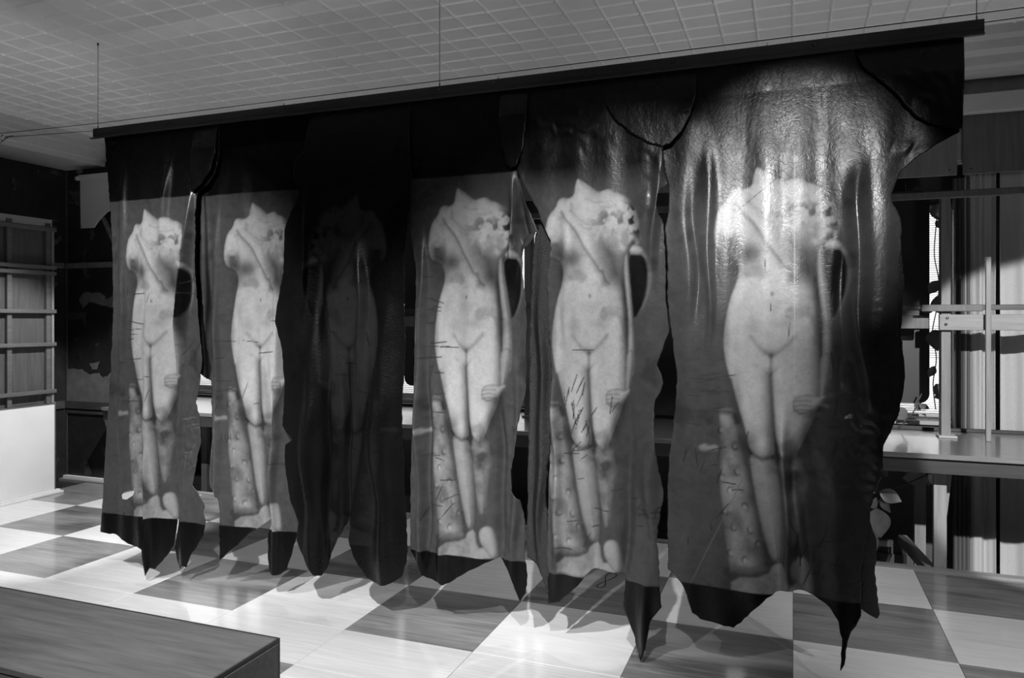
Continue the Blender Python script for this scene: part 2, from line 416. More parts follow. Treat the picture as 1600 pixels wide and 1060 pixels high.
# hanging charcoal boards with rounded corners
def board(x0, x1, z0, z1, y, label):
    r = .07; pts = []
    for cx, cz, a0 in ((x1 - r, z0 + r, -90), (x1 - r, z1 - r, 0), (x0 + r, z1 - r, 90), (x0 + r, z0 + r, 180)):
        for k in range(9):
            a = math.radians(a0 + k * 11.25); pts.append((cx + r * math.cos(a), cz + r * math.sin(a)))
    c = ((x0 + x1) / 2, y, z0)
    root = empty('hanging_board', c); tag(root, label, 'board', 'charcoal boards hung in the windows')
    link('board_panel', prism_me('board_panel', [(p[0] - c[0], p[1] - c[2]) for p in pts], 1, -.012, .012), M['board'], root)
    for x in (x0 + .15, x1 - .15):
        link('hanger', tube_me('hanger', [(x - c[0], 0, z1 - c[2] - .01), (x - c[0], 0, 2.62 - c[2])], .003, 6), M['wire'], root)
bz = .905
board(onY(633, 600, 5.98)[0], -2.22, bz, 2.42, 5.98, 'charcoal rounded board hung in the window behind the dark hide')
board(-.35, onY(1452, 600, 5.98)[0], bz, 2.42, 5.98, 'charcoal rounded board hung beside the timber post')

# counter
ct = empty('counter', (-1.3, 5.4, .68)); tag(ct, 'long dark wooden counter along the window bay', 'counter')
def cp(name, a, b, mat, bev=.003):
    o = box(name, a, b, mat, ct, bev); o.location = tuple(o.location[i] - ct.location[i] for i in range(3)); return o
cp('worktop', (-5.77, 4.90, .69), (XR - .01, 5.95, .72), M['counter'])
cp('worktop', (-6.44, 5.225, .69), (-5.772, 5.95, .72), M['counter'])
cp('apron', (-5.78, 4.93, .60), (XR - .01, 4.965, .689), M['counter_edge'])
cp('back_rail', (-5.78, 5.925, .721), (XR - .01, 5.95, .745), M['counter_edge'])
for x in (-5.5, -3.4, -1.98, -.52, .83, 2.4):
    cp('leg', (x - .035, 5.10, BAYZ), (x + .035, 5.15, .599), M['timber_v'])
    cp('leg', (x - .035, 5.85, BAYZ), (x + .035, 5.90, .689), M['timber_v'])
    cp('bearer', (x - .03, 4.97, .62), (x + .03, 5.92, .688), M['counter_edge'])

# timber shelving frame standing on the counter
sfm = empty('shelf_frame', (-.5, 5.64, .72)); tag(sfm, 'timber shelving frame standing on the counter in the window bay', 'frame')
def sp(name, a, b, mat, bev=.003):
    o = box(name, a, b, mat, sfm, bev); o.location = tuple(o.location[i] - sfm.location[i] for i in range(3)); return o
for x in (-4.85, -3.42, -1.985, -.55, .945, 2.45):
    sp('post', (x - .028, 5.60, .721), (x + .028, 5.69, 2.36), M['timber_v'])
    sp('foot_block', (x - .045, 5.585, .7205), (x + .065, 5.70, .735), M['offwhite'])
    sp('cross_bar', (x - .15, 5.55, 1.555), (x + .2, 5.598, 1.60), M['ply_dark'])
sp('rail', (-4.9, 5.555, 2.30), (XR - .02, 5.598, 2.345), M['ply_dark'])
sp('rail', (-4.9, 5.692, 1.565), (XR - .02, 5.73, 1.60), M['counter_edge'])
sp('rail', (.90, 5.56, 1.432), (XR - .02, 5.598, 1.535), M['timber'])
sp('rail', (-4.9, 5.692, 1.44), (.86, 5.73, 1.53), M['ply_dark'])
sp('batten', (1.155, 5.52, .7205), (1.185, 5.548, 1.905), M['timber_v'])
for (u, v) in ((1478, 507), (1480, 497)):
    x, _, z = onY(u, v, 5.56); o = link('bolt', tube_me('bolt', [(0, 0, 0), (0, -.006, 0)], .009, 10), M['steel'], sfm, (x + .5, 5.56 - 5.64, z - .72))

# ribbed jamb board and linen curtains
v, f = [], []
X0, X1 = onY(1489, 600, 6.05)[0], onY(1507, 600, 6.05)[0] + .03
n_ = 28
jb = empty('jamb_board', (X0, 6.05, BAYZ)); tag(jb, 'fluted vertical board beside the linen curtains', 'board')
pts = []
for k in range(n_ + 1):
    t = k / n_; pts.append((t * (X1 - X0), -.012 * abs(math.sin(t * math.pi * 4)) - .02))
pts += [(X1 - X0, .02), (0, .02)]
link('fluted_board', prism_me('fluted_board', pts, 2, 0.0, 2.9), M['grey'], jb)
def curtain(x0, x1, y, folds, label, seed):
    r = random.Random(seed); nx, nz = 90, 50; v, f = [], []
    z0, z1 = BAYZ + .02, 2.55
    ph = [(r.uniform(0, 6.3), r.uniform(.6, 1.4)) for _ in range(4)]
    for j in range(nz + 1):
        tz = j / nz
        for i in range(nx + 1):
            tx = i / nx
            a = 2 * math.pi * folds * tx
            yy = .022 * math.sin(a + .5 * math.sin(3 * tz + ph[0][0])) + .006 * math.sin(2.3 * a + ph[1][0] + 1.2 * tz)
            x = (x0 + x1) / 2 + (tx - .5) * (x1 - x0) * (1 - .07 * math.sin(tz * math.pi) ** 2 * (1 if seed == 1 else .1))
            v.append((x - x0, yy, (z0 + (z1 - z0) * tz) - z0))
    for j in range(nz):
        for i in range(nx):
            k = j * (nx + 1) + i; f.append((k, k + 1, k + nx + 2, k + nx + 1))
    root = empty('curtain', (x0, y, z0)); tag(root, label, 'curtain', 'linen curtains in the window bay')
    o = link('drape', pyd('drape', v, f, True), M['linen'], root)
    so = o.modifiers.new('thickness', 'SOLIDIFY'); so.thickness = .004
    link('curtain_rod', tube_me('curtain_rod', [(0, 0, z1 - z0 + .01), (x1 - x0, 0, z1 - z0 + .01)], .011, 8), M['iron'], root)
curtain(onY(1508, 500, 6.02)[0], onY(1555, 500, 6.02)[0], 6.02, 1.6, 'narrow linen curtain beside the fluted board', 1)
curtain(onY(1558, 500, 6.06)[0] + .02, 2.35, 6.06, 5, 'wide linen curtain next to the narrow one', 2)

# leaning strut and joist below the counter
def beam(name, p, q, wd, mat, label, cat):
    from mathutils import Vector
    p, q = Vector(p), Vector(q); d = q - p; me = box_me(name, (-wd / 2, -wd / 2, 0), (wd / 2, wd / 2, d.length), .002)
    o = link(name, me, mat, None, p); o.rotation_euler = d.to_track_quat('Z', 'Y').to_euler(); tag(o, label, cat); return o
p, q = onY(1464, 871, 5.24), onY(1483, 716, 5.24)
beam('leaning_strut', p, q, .045, M['timber_v'], 'slim timber strut leaning below the counter beside the vine', 'timber')
p = onY(1452, 905, 5.16); beam('floor_joist', (p[0], 5.13, p[2] + .06), (p[0] - .05, 5.95, p[2] + .02), .06, M['timber_v'], 'short timber joist running back from the platform edge under the counter', 'timber')

# ------------------------------------------------------------------ trailing vines
def leaf_me(L, W, curl):
    v, f = [], []
    n = 8; prof = [0, .55, .85, 1, .98, .85, .6, .3, 0]
    for i in range(n + 1):
        t = i / n; wd = W / 2 * prof[i] if i < n else 0
        zc = -curl * L * t * t
        for s in (-1, 0, 1): v.append((s * wd, t * L, zc + abs(s) * wd * .35))
    for i in range(n):
        k = i * 3
        for s in range(2): f.append((k + s, k + s + 1, k + s + 4, k + s + 3))
    return pyd('leaf', v, f, True)
leafs = [leaf_me(.11, .07, .2), leaf_me(.085, .05, .35), leaf_me(.13, .10, .15)]
def vine(px, Y, rad, leaves, label, root_px):
    from mathutils import Vector
    base = onY(*root_px, Y)
    root = empty('trailing_vine', base); tag(root, label, 'plant', 'vines growing in the window bay')
    pts = [tuple(onY(u, v, Y + dy)[i] - base[i] for i in range(3)) for u, v, dy in px]
    # smooth the polyline
    P = [Vector(p) for p in pts]; out = []
    for i in range(len(P) - 1):
        p0, p1, p2, p3 = P[max(i - 1, 0)], P[i], P[i + 1], P[min(i + 2, len(P) - 1)]
        for k in range(5):
            t = k / 5
            out.append(.5 * ((2 * p1) + (p2 - p0) * t + (2 * p0 - 5 * p1 + 4 * p2 - p3) * t * t + (3 * p1 - p0 - 3 * p2 + p3) * t ** 3))
    out.append(P[-1])
    stem = link('stem', tube_me('stem', out, rad, 6), M['stem'], root)
    for (u, v, ang, kind, pale, sc) in leaves:      # ang: 0 up, 90 right, 180 down; pale picks the lit copy
        dy = random.uniform(-.03, .03)
        q = onY(u, v, Y + dy)
        me = leafs[kind].copy(); me.materials.clear(); me.materials.append(M['leaf_lit' if pale else 'leaf'])
        o = link('leaf', me, None, stem, tuple(q[i] - base[i] for i in range(3)))
        o.rotation_euler = (math.radians(90 + random.uniform(-25, 25)), math.radians(ang), math.radians(random.uniform(-30, 30))); o.scale = (sc, sc, sc)
L = [(1444, 746, -105, 0, 0, 1.25), (1450, 737, -50, 1, 1, 1.3), (1450, 742, 125, 1, 1, 1.3), (1455, 733, 70, 1, 1, 1.0), (1447, 738, -75, 1, 0, 1.1), (1446, 744, 170, 1, 0, .9),
     (1374, 768, 115, 0, 0, 1.3), (1366, 772, -10, 0, 0, 1.1), (1378, 780, 150, 1, 0, 1.1), (1369, 794, 172, 2, 0, 1.45), (1370, 828, 190, 1, 0, .8), (1378, 742, 80, 1, 0, 1.0), (1362, 795, 20, 1, 0, .9)]
vine([(1459, 727, .02), (1455, 733, .01), (1448, 742, 0), (1420, 755, 0), (1390, 767, 0), (1372, 785, 0), (1360, 803, 0), (1352, 830, .02)], 5.3, .005, L, 'leafy vine drooping below the counter beside the leaning strut', (1459, 727))
L2 = [(1418, 652, -60, 0, 0, 1.2), (1428, 630, 130, 1, 0, 1.1), (1436, 632, 120, 1, 0, .9)]
vine([(1409, 666, 0), (1415, 657, 0), (1426, 646, 0), (1433, 632, .0), (1440, 615, .02)], 5.86, .005, L2, 'short vine sprig on the counter below the hanging board', (1409, 666))
L3 = [(1463, 318, 170, 2, 0, 1.0), (1462, 345, 140, 1, 0, 1), (1466, 438, -150, 0, 0, 1.1), (1464, 462, 165, 2, 0, 1.2), (1460, 480, -120, 1, 0, 1), (1461, 515, 170, 2, 0, 1.2), (1458, 545, 20, 0, 0, 1), (1460, 572, 200, 1, 0, 1.1), (1462, 600, 150, 0, 0, 1.2), (1460, 622, 60, 1, 0, 1)]
vine([(1462, 640, 0), (1458, 600, 0), (1463, 560, 0), (1457, 520, 0), (1464, 480, 0), (1467, 440, 0), (1460, 400, 0), (1462, 360, 0), (1466, 320, 0)], 5.86, .004, L3, 'climbing vine on the window beside the timber post', (1462, 672))

# ------------------------------------------------------------------ plywood partition on the left
PX = -5.97
pt = empty('plywood_partition', (PX, 3.2, 0)); tag(pt, 'plywood partition with batten grid above and white panel below', 'partition')
def pp(name, a, b, mat, bev=.002):
    o = box(name, a, b, M[mat], pt, bev); o.location = tuple(o.location[i] - pt.location[i] for i in range(3)); return o
YE, YS = 4.61, 1.6
pp('plywood_sheet', (PX - .06, YS, .78), (PX - .045, YE - .02, 2.30), 'ply')
pp('top_board', (PX - .06, YS, 2.302), (PX - .03, YE, 2.365), 'offwhite')
yy = YE - .045
k = 0
while yy > YS:
    pp('upright_batten', (PX - .044, yy - .02, .78), (PX - .012, yy + .02, 2.33), 'batten'); yy -= .345 if k else .34; k += 1
pp('end_post', (PX - .044, YE - .022, .78), (PX - .004, YE, 2.30), 'timber_v')
for v_ in (360, 419, 428, 487, 538, 611):
    z = onX(85, v_, PX)[2]; pp('rail', (PX - .011, YS, z - .016), (PX + .016, YE + .008, z + .016), 'batten')
pp('white_panel', (PX - .02, YS, .035), (PX, YE, .77), 'white')
pp('panel_cap', (PX - .06, YS, .771), (PX + .004, YE, .779), 'batten')
pp('panel_edge', (PX - .06, YE + .0005, .03), (PX, YE + .012, .79), 'ply_dark')
pp('base_strip', (PX - .02, YS, .0005), (PX + .035, YE + .06, .018), 'white')
pp('base_strip', (PX - .02, YS, .0185), (PX + .018, YE + .04, .034), 'white')
# white sheet with a cut corner high on the dark wall
Yw = 4.98
def wp(u, v): q = onY(u, v, Yw); return (q[0], q[2])
poly = [wp(126, 281), wp(174, 275), wp(174, 329), wp(168, 331), wp(160, 339), wp(153, 347), wp(147, 356), wp(127, 357)]
c0 = wp(127, 357)
br = empty('sheet_bracket', (c0[0], Yw, c0[1])); tag(br, 'white sheet panel with a cut corner high on the dark wall', 'panel')
link('sheet', prism_me('sheet', [(a - c0[0], b - c0[1]) for a, b in poly], 1, -.006, .006), M['offwhite'], br)
a0, b0 = wp(125, 275), wp(174, 274)
me = box_me('top_lip', (a0[0] - c0[0], -.02, wp(125, 281)[1] - c0[1] - .005), (b0[0] - c0[0] + .05, .118, a0[1] - c0[1] + .004), .003); link('top_lip', me, M['offwhite'], br)
k1 = wp(121, 279); link('knob', tube_me('knob', [(k1[0] - c0[0] - .015, 0, k1[1] - c0[1]), (k1[0] - c0[0] + .03, 0, k1[1] - c0[1])], .02, 10), M['offwhite'], br)
s1, s2 = wp(157, 340), wp(178, 410)
link('diagonal_arm', tube_me('diagonal_arm', [(s1[0] - c0[0], .03, s1[1] - c0[1]), (s2[0] - c0[0], .10, s2[1] - c0[1])], .022, 6), M['strip'], br)
link('screw', tube_me('screw', [(.012, -.0055, .018), (.012, -.009, .018)], .005, 6), M['iron'], br)

# ------------------------------------------------------------------ bench
bx0, bx1, by0, by1, bz1 = -4.3, -1.585, 1.555, 2.02, .45
be = empty('bench', ((bx0 + bx1) / 2, (by0 + by1) / 2, 0)); tag(be, 'low wooden box bench with dark edges on the checkered floor', 'bench')
def bp(name, a, b, mat, bev=.002):
    o = box(name, a, b, M[mat], be, bev); o.location = tuple(o.location[i] - be.location[i] for i in range(3)); return o
bp('bench_top', (bx0, by0, bz1 - .02), (bx1 - .004, by1 - .004, bz1), 'bench')
bp('edge_band', (bx1 - .0035, by0, .002), (bx1 + .0025, by1 + .003, bz1 + .0006), 'bench_dark', .001)
bp('edge_band', (bx0, by1 - .0035, .002), (bx1 - .004, by1 + .003, bz1 + .0006), 'bench_dark', .001)
bp('side_panel', (bx1 + .003, by0 + .012, .012), (bx1 + .006, by1 - .012, bz1 - .014), 'bench', .001)
bp('front_panel', (bx0, by0 + .002, .002), (bx1 - .004, by0 + .02, bz1 - .0205), 'bench')
bp('end_panel', (bx0, by0 + .021, .002), (bx0 + .02, by1 - .005, bz1 - .0205), 'bench')
bp('center_divider', (-2.9, by0 + .021, .002), (-2.88, by1 - .005, bz1 - .0205), 'bench')

# figure-eight mark drawn on a floor tile
pts = []
c = onZ(946, 909, 0.0)
u1, u2 = onZ(936, 921, 0), onZ(957, 900, 0)
ax = (u2[0] - u1[0], u2[1] - u1[1]); L_ = math.hypot(*ax); ax = (ax[0] / L_, ax[1] / L_); pe = (-ax[1], ax[0])
for k in range(41):
    t = 2 * math.pi * k / 40
    s_ = math.sin(t); sz = 1.15 if s_ > 0 else .85
    a_, b_ = s_ * L_ * .55 * sz, math.sin(2 * t) * .024 * sz
    pts.append((ax[0] * a_ + pe[0] * b_, ax[1] * a_ + pe[1] * b_, .0012))
mk = link('floor_mark', tube_me('floor_mark', pts, .0032, 5), M['ink'], None, (c[0], c[1], .0)); mk.scale = (1, 1, .3)
tag(mk, 'black figure 8 drawn on a dark floor tile', 'mark')

# ------------------------------------------------------------------ rail, bolts, cables
HY = 3.25
rl = empty('hanging_rail', (-1.6, HY, 2.572)); tag(rl, 'long black steel rail carrying the printed hides', 'rail')
def rp(name, a, b, mat, bev=.001):
    o = box(name, a, b, M[mat], rl, bev); o.location = tuple(o.location[i] - rl.location[i] for i in range(3)); return o
RX0, RX1 = -3.867, .671
rp('web', (RX0, HY - .022, 2.5745), (RX1, HY - .016, 2.629), 'iron')
rp('top_flange', (RX0, HY - .0155, 2.622), (RX1, HY + .02, 2.629), 'iron')
rp('lower_flange', (RX0 - .012, HY - .034, 2.568), (RX1, HY - .0155, 2.574), 'iron')
rp('lip', (RX0, HY - .0235, 2.590), (RX1, HY - .0225, 2.593), 'iron', 0)
for u, v in ((265, 193), (448, 181), (530, 172), (775, 126), (858, 127), (1052, 101), (1272, 73), (690, 148)):
    x = onY(u, v, HY)[0]
    link('bolt', tube_me('bolt', [(0, 0, 0), (0, -.007, 0)], .006, 8), M['iron'], rl, (x + 1.6, -.022, .036))
for u in (446, 780, 1199):
    x = onY(u, 130, HY)[0]
    link('stud', tube_me('stud', [(0, 0, 0), (0, 0, .014)], .003, 6), M['steel'], rl, (x + 1.6, -.012, .057))
def cable(name, pts, r, label, group=None):
    b = pts[0]
    o = link(name, tube_me(name, [tuple(p[i] - b[i] for i in range(3)) for p in pts], r, 6), M['wire'], None, b); tag(o, label, 'cable', group); return o
for u, lab in ((153, 'thin vertical wire at the tied end of the black rail'), (687, 'thin vertical wire at the middle of the black rail'), (1526, 'thin vertical wire at the end over the curtains')):
    x = onY(u, 100, HY)[0]; root = empty('suspension_wire', (x, HY, 2.63)); tag(root, lab, 'wire', 'wires holding the rail')
    link('wire', tube_me('wire', [(0, 0, 0), (0, 0, CEIL - 2.63 + .002)], .0016, 6), M['wire'], root)
    link('eye_hook', tube_me('eye_hook', [(0, 0, CEIL - 2.63 + .001), (0, 0, CEIL - 2.63 - .014)], .005, 8), M['iron'], root)
    link('clamp', tube_me('clamp', [(0, 0, 0), (0, 0, .02)], .003, 6), M['iron'], root)
cable('tension_cable', [(-5.95, HY + .01, 2.705), (-3.85, HY + .01, 2.668), (.67, HY + .01, 2.662), (XR, HY + .01, 2.68)], .0022, 'long dark cable stretched across the room above the rail')
cable('tie_cable', [(.671, HY, 2.622), (XR, HY, 2.655)], .002, 'cable running from the curtain end of the rail', 'cables tying the rail ends')
hk = onY(5, 215, HY)
cable('tie_cable', [(-3.868, HY, 2.622), (hk[0] + .03, HY, hk[2])], .002, 'cable tied to the far end of the rail near the partition', 'cables tying the rail ends')
tb = empty('cable_hook', (hk[0], HY, hk[2])); tag(tb, 'small steel shackle joining the tie cable beside the cornice', 'hook')
ring = [(.014 * math.cos(a) * 1.3, 0, .014 * math.sin(a) * 1.3) for a in [k * math.pi / 8 for k in range(17)]]
link('ring', tube_me('ring', ring, .005, 6), M['steel'], tb)
link('pin', tube_me('pin', [(.015, 0, 0), (.085, 0, .002)], .004, 6), M['iron'], tb)
link('tail', tube_me('tail', [(.055, 0, .0), (.02, -.004, -.014), (-.05, 0, -.045), (-1.27, 0, -.3)], .0022, 6), M['wire'], tb)

# ================================================================== the printed hides
# ---- the print: a generic headless marble figure beside a tree stump, worked out as a tone map (metres from its middle, height)
GS = .0035
SX = np.arange(-.70, .62, GS); SZ = np.arange(.30, 2.24, GS)
GX, GZ = np.meshgrid(SX, SZ)
C6 = onY(1206, 459, HY)[0]
def c1(p): q = onY(1040 + p[0] / 2.944, 230 + p[1] / 2.944, HY); return (q[0] - C6, q[2])
def c2(p): q = onY(1040 + p[0] / 2.409, 560 + p[1] / 2.409, HY); return (q[0] - C6, q[2])
C4 = onY(730, 468, HY)[0]
def c4(p): q = onY(640 + p[0] / 2.864, 580 + p[1] / 2.864, HY); return ((q[0] - C4) * 1.06, q[2])
def chaikin(P, n=2):
    for _ in range(n):
        Q = []
        for i in range(len(P)):
            a, b = P[i], P[(i + 1) % len(P)]
            Q += [(a[0] * .75 + b[0] * .25, a[1] * .75 + b[1] * .25), (a[0] * .25 + b[0] * .75, a[1] * .25 + b[1] * .75)]
        P = Q
    return P
def sdf(P, smooth=1):
    """signed distance (inside positive) to a closed polygon over the tone-map grid"""
    P = chaikin(P, smooth)
    xs_ = [p[0] for p in P]; zs_ = [p[1] for p in P]; pad = .06
    i0, i1 = np.searchsorted(SX, min(xs_) - pad), np.searchsorted(SX, max(xs_) + pad)
    j0, j1 = np.searchsorted(SZ, min(zs_) - pad), np.searchsorted(SZ, max(zs_) + pad)
    out = np.full(GX.shape, -.06)
    X, Z = GX[j0:j1, i0:i1], GZ[j0:j1, i0:i1]
    d = np.full(X.shape, 9.); ins = np.zeros(X.shape, bool)
    for k in range(len(P)):
        (ax_, az_), (bx_, bz_) = P[k], P[(k + 1) % len(P)]
        ex, ez = bx_ - ax_, bz_ - az_; t = np.clip(((X - ax_) * ex + (Z - az_) * ez) / (ex * ex + ez * ez + 1e-12), 0, 1)
        d = np.minimum(d, (X - ax_ - t * ex) ** 2 + (Z - az_ - t * ez) ** 2)
        if az_ != bz_:
            cr = (az_ > Z) != (bz_ > Z)
            ins ^= cr & (X < (bx_ - ax_) * (Z - az_) / (bz_ - az_) + ax_)
    d = np.sqrt(d); out[j0:j1, i0:i1] = np.where(ins, d, -d)
    return out
def line_d(P):
    d = np.full(GX.shape, 9.)
    for k in range(len(P) - 1):
        (ax_, az_), (bx_, bz_) = P[k], P[k + 1]
        ex, ez = bx_ - ax_, bz_ - az_; t = np.clip(((GX - ax_) * ex + (GZ - az_) * ez) / (ex * ex + ez * ez + 1e-12), 0, 1)
        d = np.minimum(d, (GX - ax_ - t * ex) ** 2 + (GZ - az_ - t * ez) ** 2)
    return np.sqrt(d)
def vnoise(scale, seed, octv=3):
    r = np.random.default_rng(seed); out = np.zeros(GX.shape); amp, tot = 1., 0.
    for o in range(octv):
        n = max(4, int(2.2 / scale * 2 ** o)); L_ = r.random((n + 3, n + 3))
        u = (GX + .8) / 2.4 * n; v = GZ / 2.4 * n
        iu, iv = u.astype(int), v.astype(int); fu, fv = u - iu, v - iv; fu = fu * fu * (3 - 2 * fu); fv = fv * fv * (3 - 2 * fv)
        out += amp * ((L_[iv, iu] * (1 - fu) + L_[iv, iu + 1] * fu) * (1 - fv) + (L_[iv + 1, iu] * (1 - fu) + L_[iv + 1, iu + 1] * fu) * fv)
        tot += amp; amp *= .5
    return out / tot
IMG = .15 + .03 * (vnoise(.25, 1) - .5) + .035 * (vnoise(.03, 2) - .5)
def over(img, d, tone, soft=.003):
    a = np.clip(d / soft * .5 + .5, 0, 1); return img * (1 - a) + tone * a
def solid(img, P, tone, R=.06, lx=-.45, lz=.35, smooth=2, tex=None, soft=.003, d=None):
    if d is None: d = sdf(P, smooth)
    q = np.clip(d / R, 0, 1); h = R * np.sqrt(np.clip(1 - (1 - q) ** 2, 0, 1))
    gz_, gx_ = np.gradient(h, GS); nrm = np.sqrt(gx_ ** 2 + gz_ ** 2 + 1)
    lam = np.clip((gx_ * lx * -.6 - gz_ * lz * .6 + .9) / nrm / .9, .25, 1.1)
    t = tone * (.3 + .7 * lam)
    if tex is not None: t = t * tex
    return over(img, d, t, soft), d
def dark(img, d, k, soft):      # multiply by k with a soft edge
    a = np.clip(d / soft * .5 + .5, 0, 1); return img * (1 - a * (1 - k))
def blob(p, rx, rz):
    return np.exp(-(((GX - p[0]) / rx) ** 2 + ((GZ - p[1]) / rz) ** 2))
mott = .93 + .14 * vnoise(.06, 5)
# stump and plinth
I = IMG
I, _ = solid(I, [c2(p) for p in ((122, 330), (150, 318), (165, 330), (185, 322), (205, 330), (205, 352), (170, 350), (150, 356), (128, 352))], .40, .02, smooth=1)
I, dtr = solid(I, [c2(p) for p in ((195, 183), (265, 188), (272, 230), (282, 300), (300, 400), (325, 500), (345, 600), (365, 680), (385, 760), (392, 815), (245, 822), (235, 760), (220, 650), (212, 560), (203, 470), (208, 380), (203, 300), (205, 230))], .40, .05, tex=.55 + .9 * vnoise(.05, 8), smooth=1)
for p in ((210, 270), (262, 330), (270, 428), (210, 450), (243, 500), (225, 575), (298, 560), (257, 637), (320, 645), (245, 735), (350, 700), (300, 760)):
    q = c2(p); r_ = np.sqrt((GX - q[0]) ** 2 + ((GZ - q[1]) * .8) ** 2)
    ang = np.cos(np.arctan2(GZ - q[1], GX - q[0]) - rng.uniform(1.5, 4.5))
    I = I * (1 - .55 * np.exp(-((r_ - .012) / .0035) ** 2) * np.clip(.45 + .6 * ang, 0, 1)) * (1 + .25 * np.exp(-(r_ / .008) ** 2))
I = dark(I, .010 - line_d([c2((205, 200)), c2((255, 205)), c2((268, 240))]), .45, .008)
I, _ = solid(I, [c2(p) for p in ((245, 825), (385, 818), (400, 780), (450, 765), (462, 850), (500, 850), (560, 880), (560, 915), (245, 905))], .50, .02, smooth=1)
# far leg: shin and foot
I, _ = solid(I, [c4(p) for p in ((272, 320), (285, 400), (298, 520), (308, 600), (318, 650), (340, 655), (352, 600), (362, 520), (372, 430), (372, 350), (350, 300), (300, 290))], .34, .05, tex=.7 + .6 * vnoise(.05, 12))
I = dark(I, sdf([c4(p) for p in ((285, 370), (355, 360), (345, 400), (318, 445), (300, 405))], 1) + .05 * (vnoise(.03, 77) - .5), .38, .02)
I, _ = solid(I, [c4(p) for p in ((312, 712), (345, 690), (375, 705), (388, 760), (396, 835), (365, 845), (340, 800), (318, 765))], .52, .03)
# near leg: shin
I, _ = solid(I, [c2(p) for p in ((312, 345), (325, 440), (340, 530), (358, 620), (376, 690), (400, 770), (440, 770), (446, 690), (440, 560), (430, 470), (412, 370))], .50, .06, tex=mott)
# right thigh, then left thigh
dR = sdf([c2(p) for p in ((392, -20), (402, 150), (410, 280), (430, 360), (462, 398), (482, 392), (515, 320), (555, 235), (580, 165), (588, 90), (584, -40), (586, -160), (560, -260), (430, -260))], 2)
dLt = sdf([c2(p) for p in ((225, -60), (235, 20), (250, 90), (272, 180), (292, 240), (308, 300), (318, 352), (360, 384), (402, 374), (412, 335), (406, 250), (400, 150), (396, 20), (392, -40), (390, -200), (300, -250), (235, -180))], 2)
# torso with neck, shoulder drape and hair
torso = [c1(p) for p in ((418, 88), (440, 96), (500, 130), (545, 158), (575, 145), (615, 138), (650, 158), (690, 165), (738, 192), (765, 228), (786, 275), (795, 345), (800, 405), (770, 430), (722, 455), (708, 520), (692, 600), (694, 700), (702, 790), (712, 880), (716, 980), (715, 1100), (600, 1130), (485, 1030), (400, 1120), (300, 1080), (278, 1000), (266, 920), (270, 830), (285, 740), (305, 670), (330, 610), (338, 560), (325, 510), (290, 488), (240, 478), (222, 420), (230, 330), (250, 270), (288, 238), (302, 196), (335, 184), (365, 192), (400, 172), (404, 130))]
dT = np.maximum(np.maximum(sdf(torso, 1), dR), dLt)
I, _ = solid(I, None, .68, .05, tex=mott, d=dT, lx=-.6)
I = dark(I, .004 - line_d([c2((312, 340)), c2((335, 368)), c2((365, 384)), c2((402, 372))]), .4, .008)
I = I * (1 - .45 * blob(c2((325, 320)), .03, .06)) * (1 - .35 * blob(c2((395, 310)), .02, .1)) + .10 * blob(c2((362, 318)), .025, .025)
I = I * (1 - .30 * blob(c2((270, 150)), .022, .12)) * (1 - .35 * blob(c2((560, 215)), .03, .08)) * (1 - .2 * blob(c1((700, 780)), .02, .25)) * (1 - .25 * blob(c1((280, 860)), .014, .12))
# modelling of the torso
I = dark(I, sdf([c1(p) for p in ((250, 385), (318, 400), (338, 470), (330, 500), (240, 480))], 2), .30, .02)
I = over(I, sdf([c1(p) for p in ((258, 378), (302, 376), (306, 404), (262, 408))], 1), .62, .01)
I = I * (1 - .70 * blob(c1((375, 490)), .052, .052) * (dT > 0)) * (1 - .35 * blob(c1((345, 560)), .03, .05))
I = I * (1 - .30 * blob(c1((330, 430)), .014, .05))
hol = sdf([c1(p) for p in ((520, 375), (560, 372), (610, 395), (700, 450), (712, 540), (680, 612), (625, 612), (585, 560), (548, 480))], 2)
I = dark(I, hol + .03 * (vnoise(.05, 61) - .5), .30, .05)
I = I * (1 - .35 * blob(c1((650, 560)), .05, .07) * (dT > 0))
sash = [(322, 258), (350, 295), (400, 345), (432, 390), (455, 430), (488, 472), (515, 505), (548, 548), (566, 552), (585, 598), (606, 612)]
I = dark(I, .003 - line_d([c1(p) for p in sash]), .42, .008)
I = dark(I, .006 - line_d([c1((p[0] - 6, p[1] + 8)) for p in sash]), .80, .014)
for a_, b_ in (((430, 320), (520, 345)), ((380, 250), (480, 320)), ((560, 230), (650, 215)), ((470, 190), (560, 205)), ((520, 345), (590, 330))):
    I = dark(I, .002 - line_d([c1(a_), c1(((a_[0] + b_[0]) / 2, (a_[1] + b_[1]) / 2 + 10)), c1(b_)]), .72, .008)
hn = vnoise(.028, 21, 2); hmask = np.clip(blob(c1((750, 320)), .045, .10) * 1.6, 0, 1) * (dT > 0)
I = I * (1 - hmask * np.clip((hn - .42) * 6, 0, .85))
hmask = np.clip(blob(c1((610, 300)), .09, .05) * 1.2, 0, 1) * (dT > 0); I = I * (1 - hmask * np.clip((hn - .47) * 4, 0, .55))
for p, r_ in (((515, 350), .016), ((540, 362), .014), ((560, 340), .016), ((585, 372), .014), ((530, 385), .012), ((690, 430), .018), ((720, 395), .018), ((735, 350), .016), ((755, 380), .014)):
    q = c1(p); I = I + (.66 - I) * .8 * np.exp(-((GX - q[0]) ** 2 + (GZ - q[1]) ** 2) / r_ ** 2)
nv = c1((490, 676)); I = I * (1 - .6 * blob(nv, .006, .009)); I = I * (1 - .10 * blob(c1((490, 720)), .06, .03))
I = I * (1 - .16 * blob(c1((400, 820)), .03, .05)) * (1 - .20 * blob(c1((560, 815)), .045, .03)) * (1 - .12 * blob(c1((350, 690)), .03, .06))
I = dark(I, .0015 - line_d([c1(p) for p in ((392, 874), (430, 920), (462, 950), (485, 962))]), .5, .014)
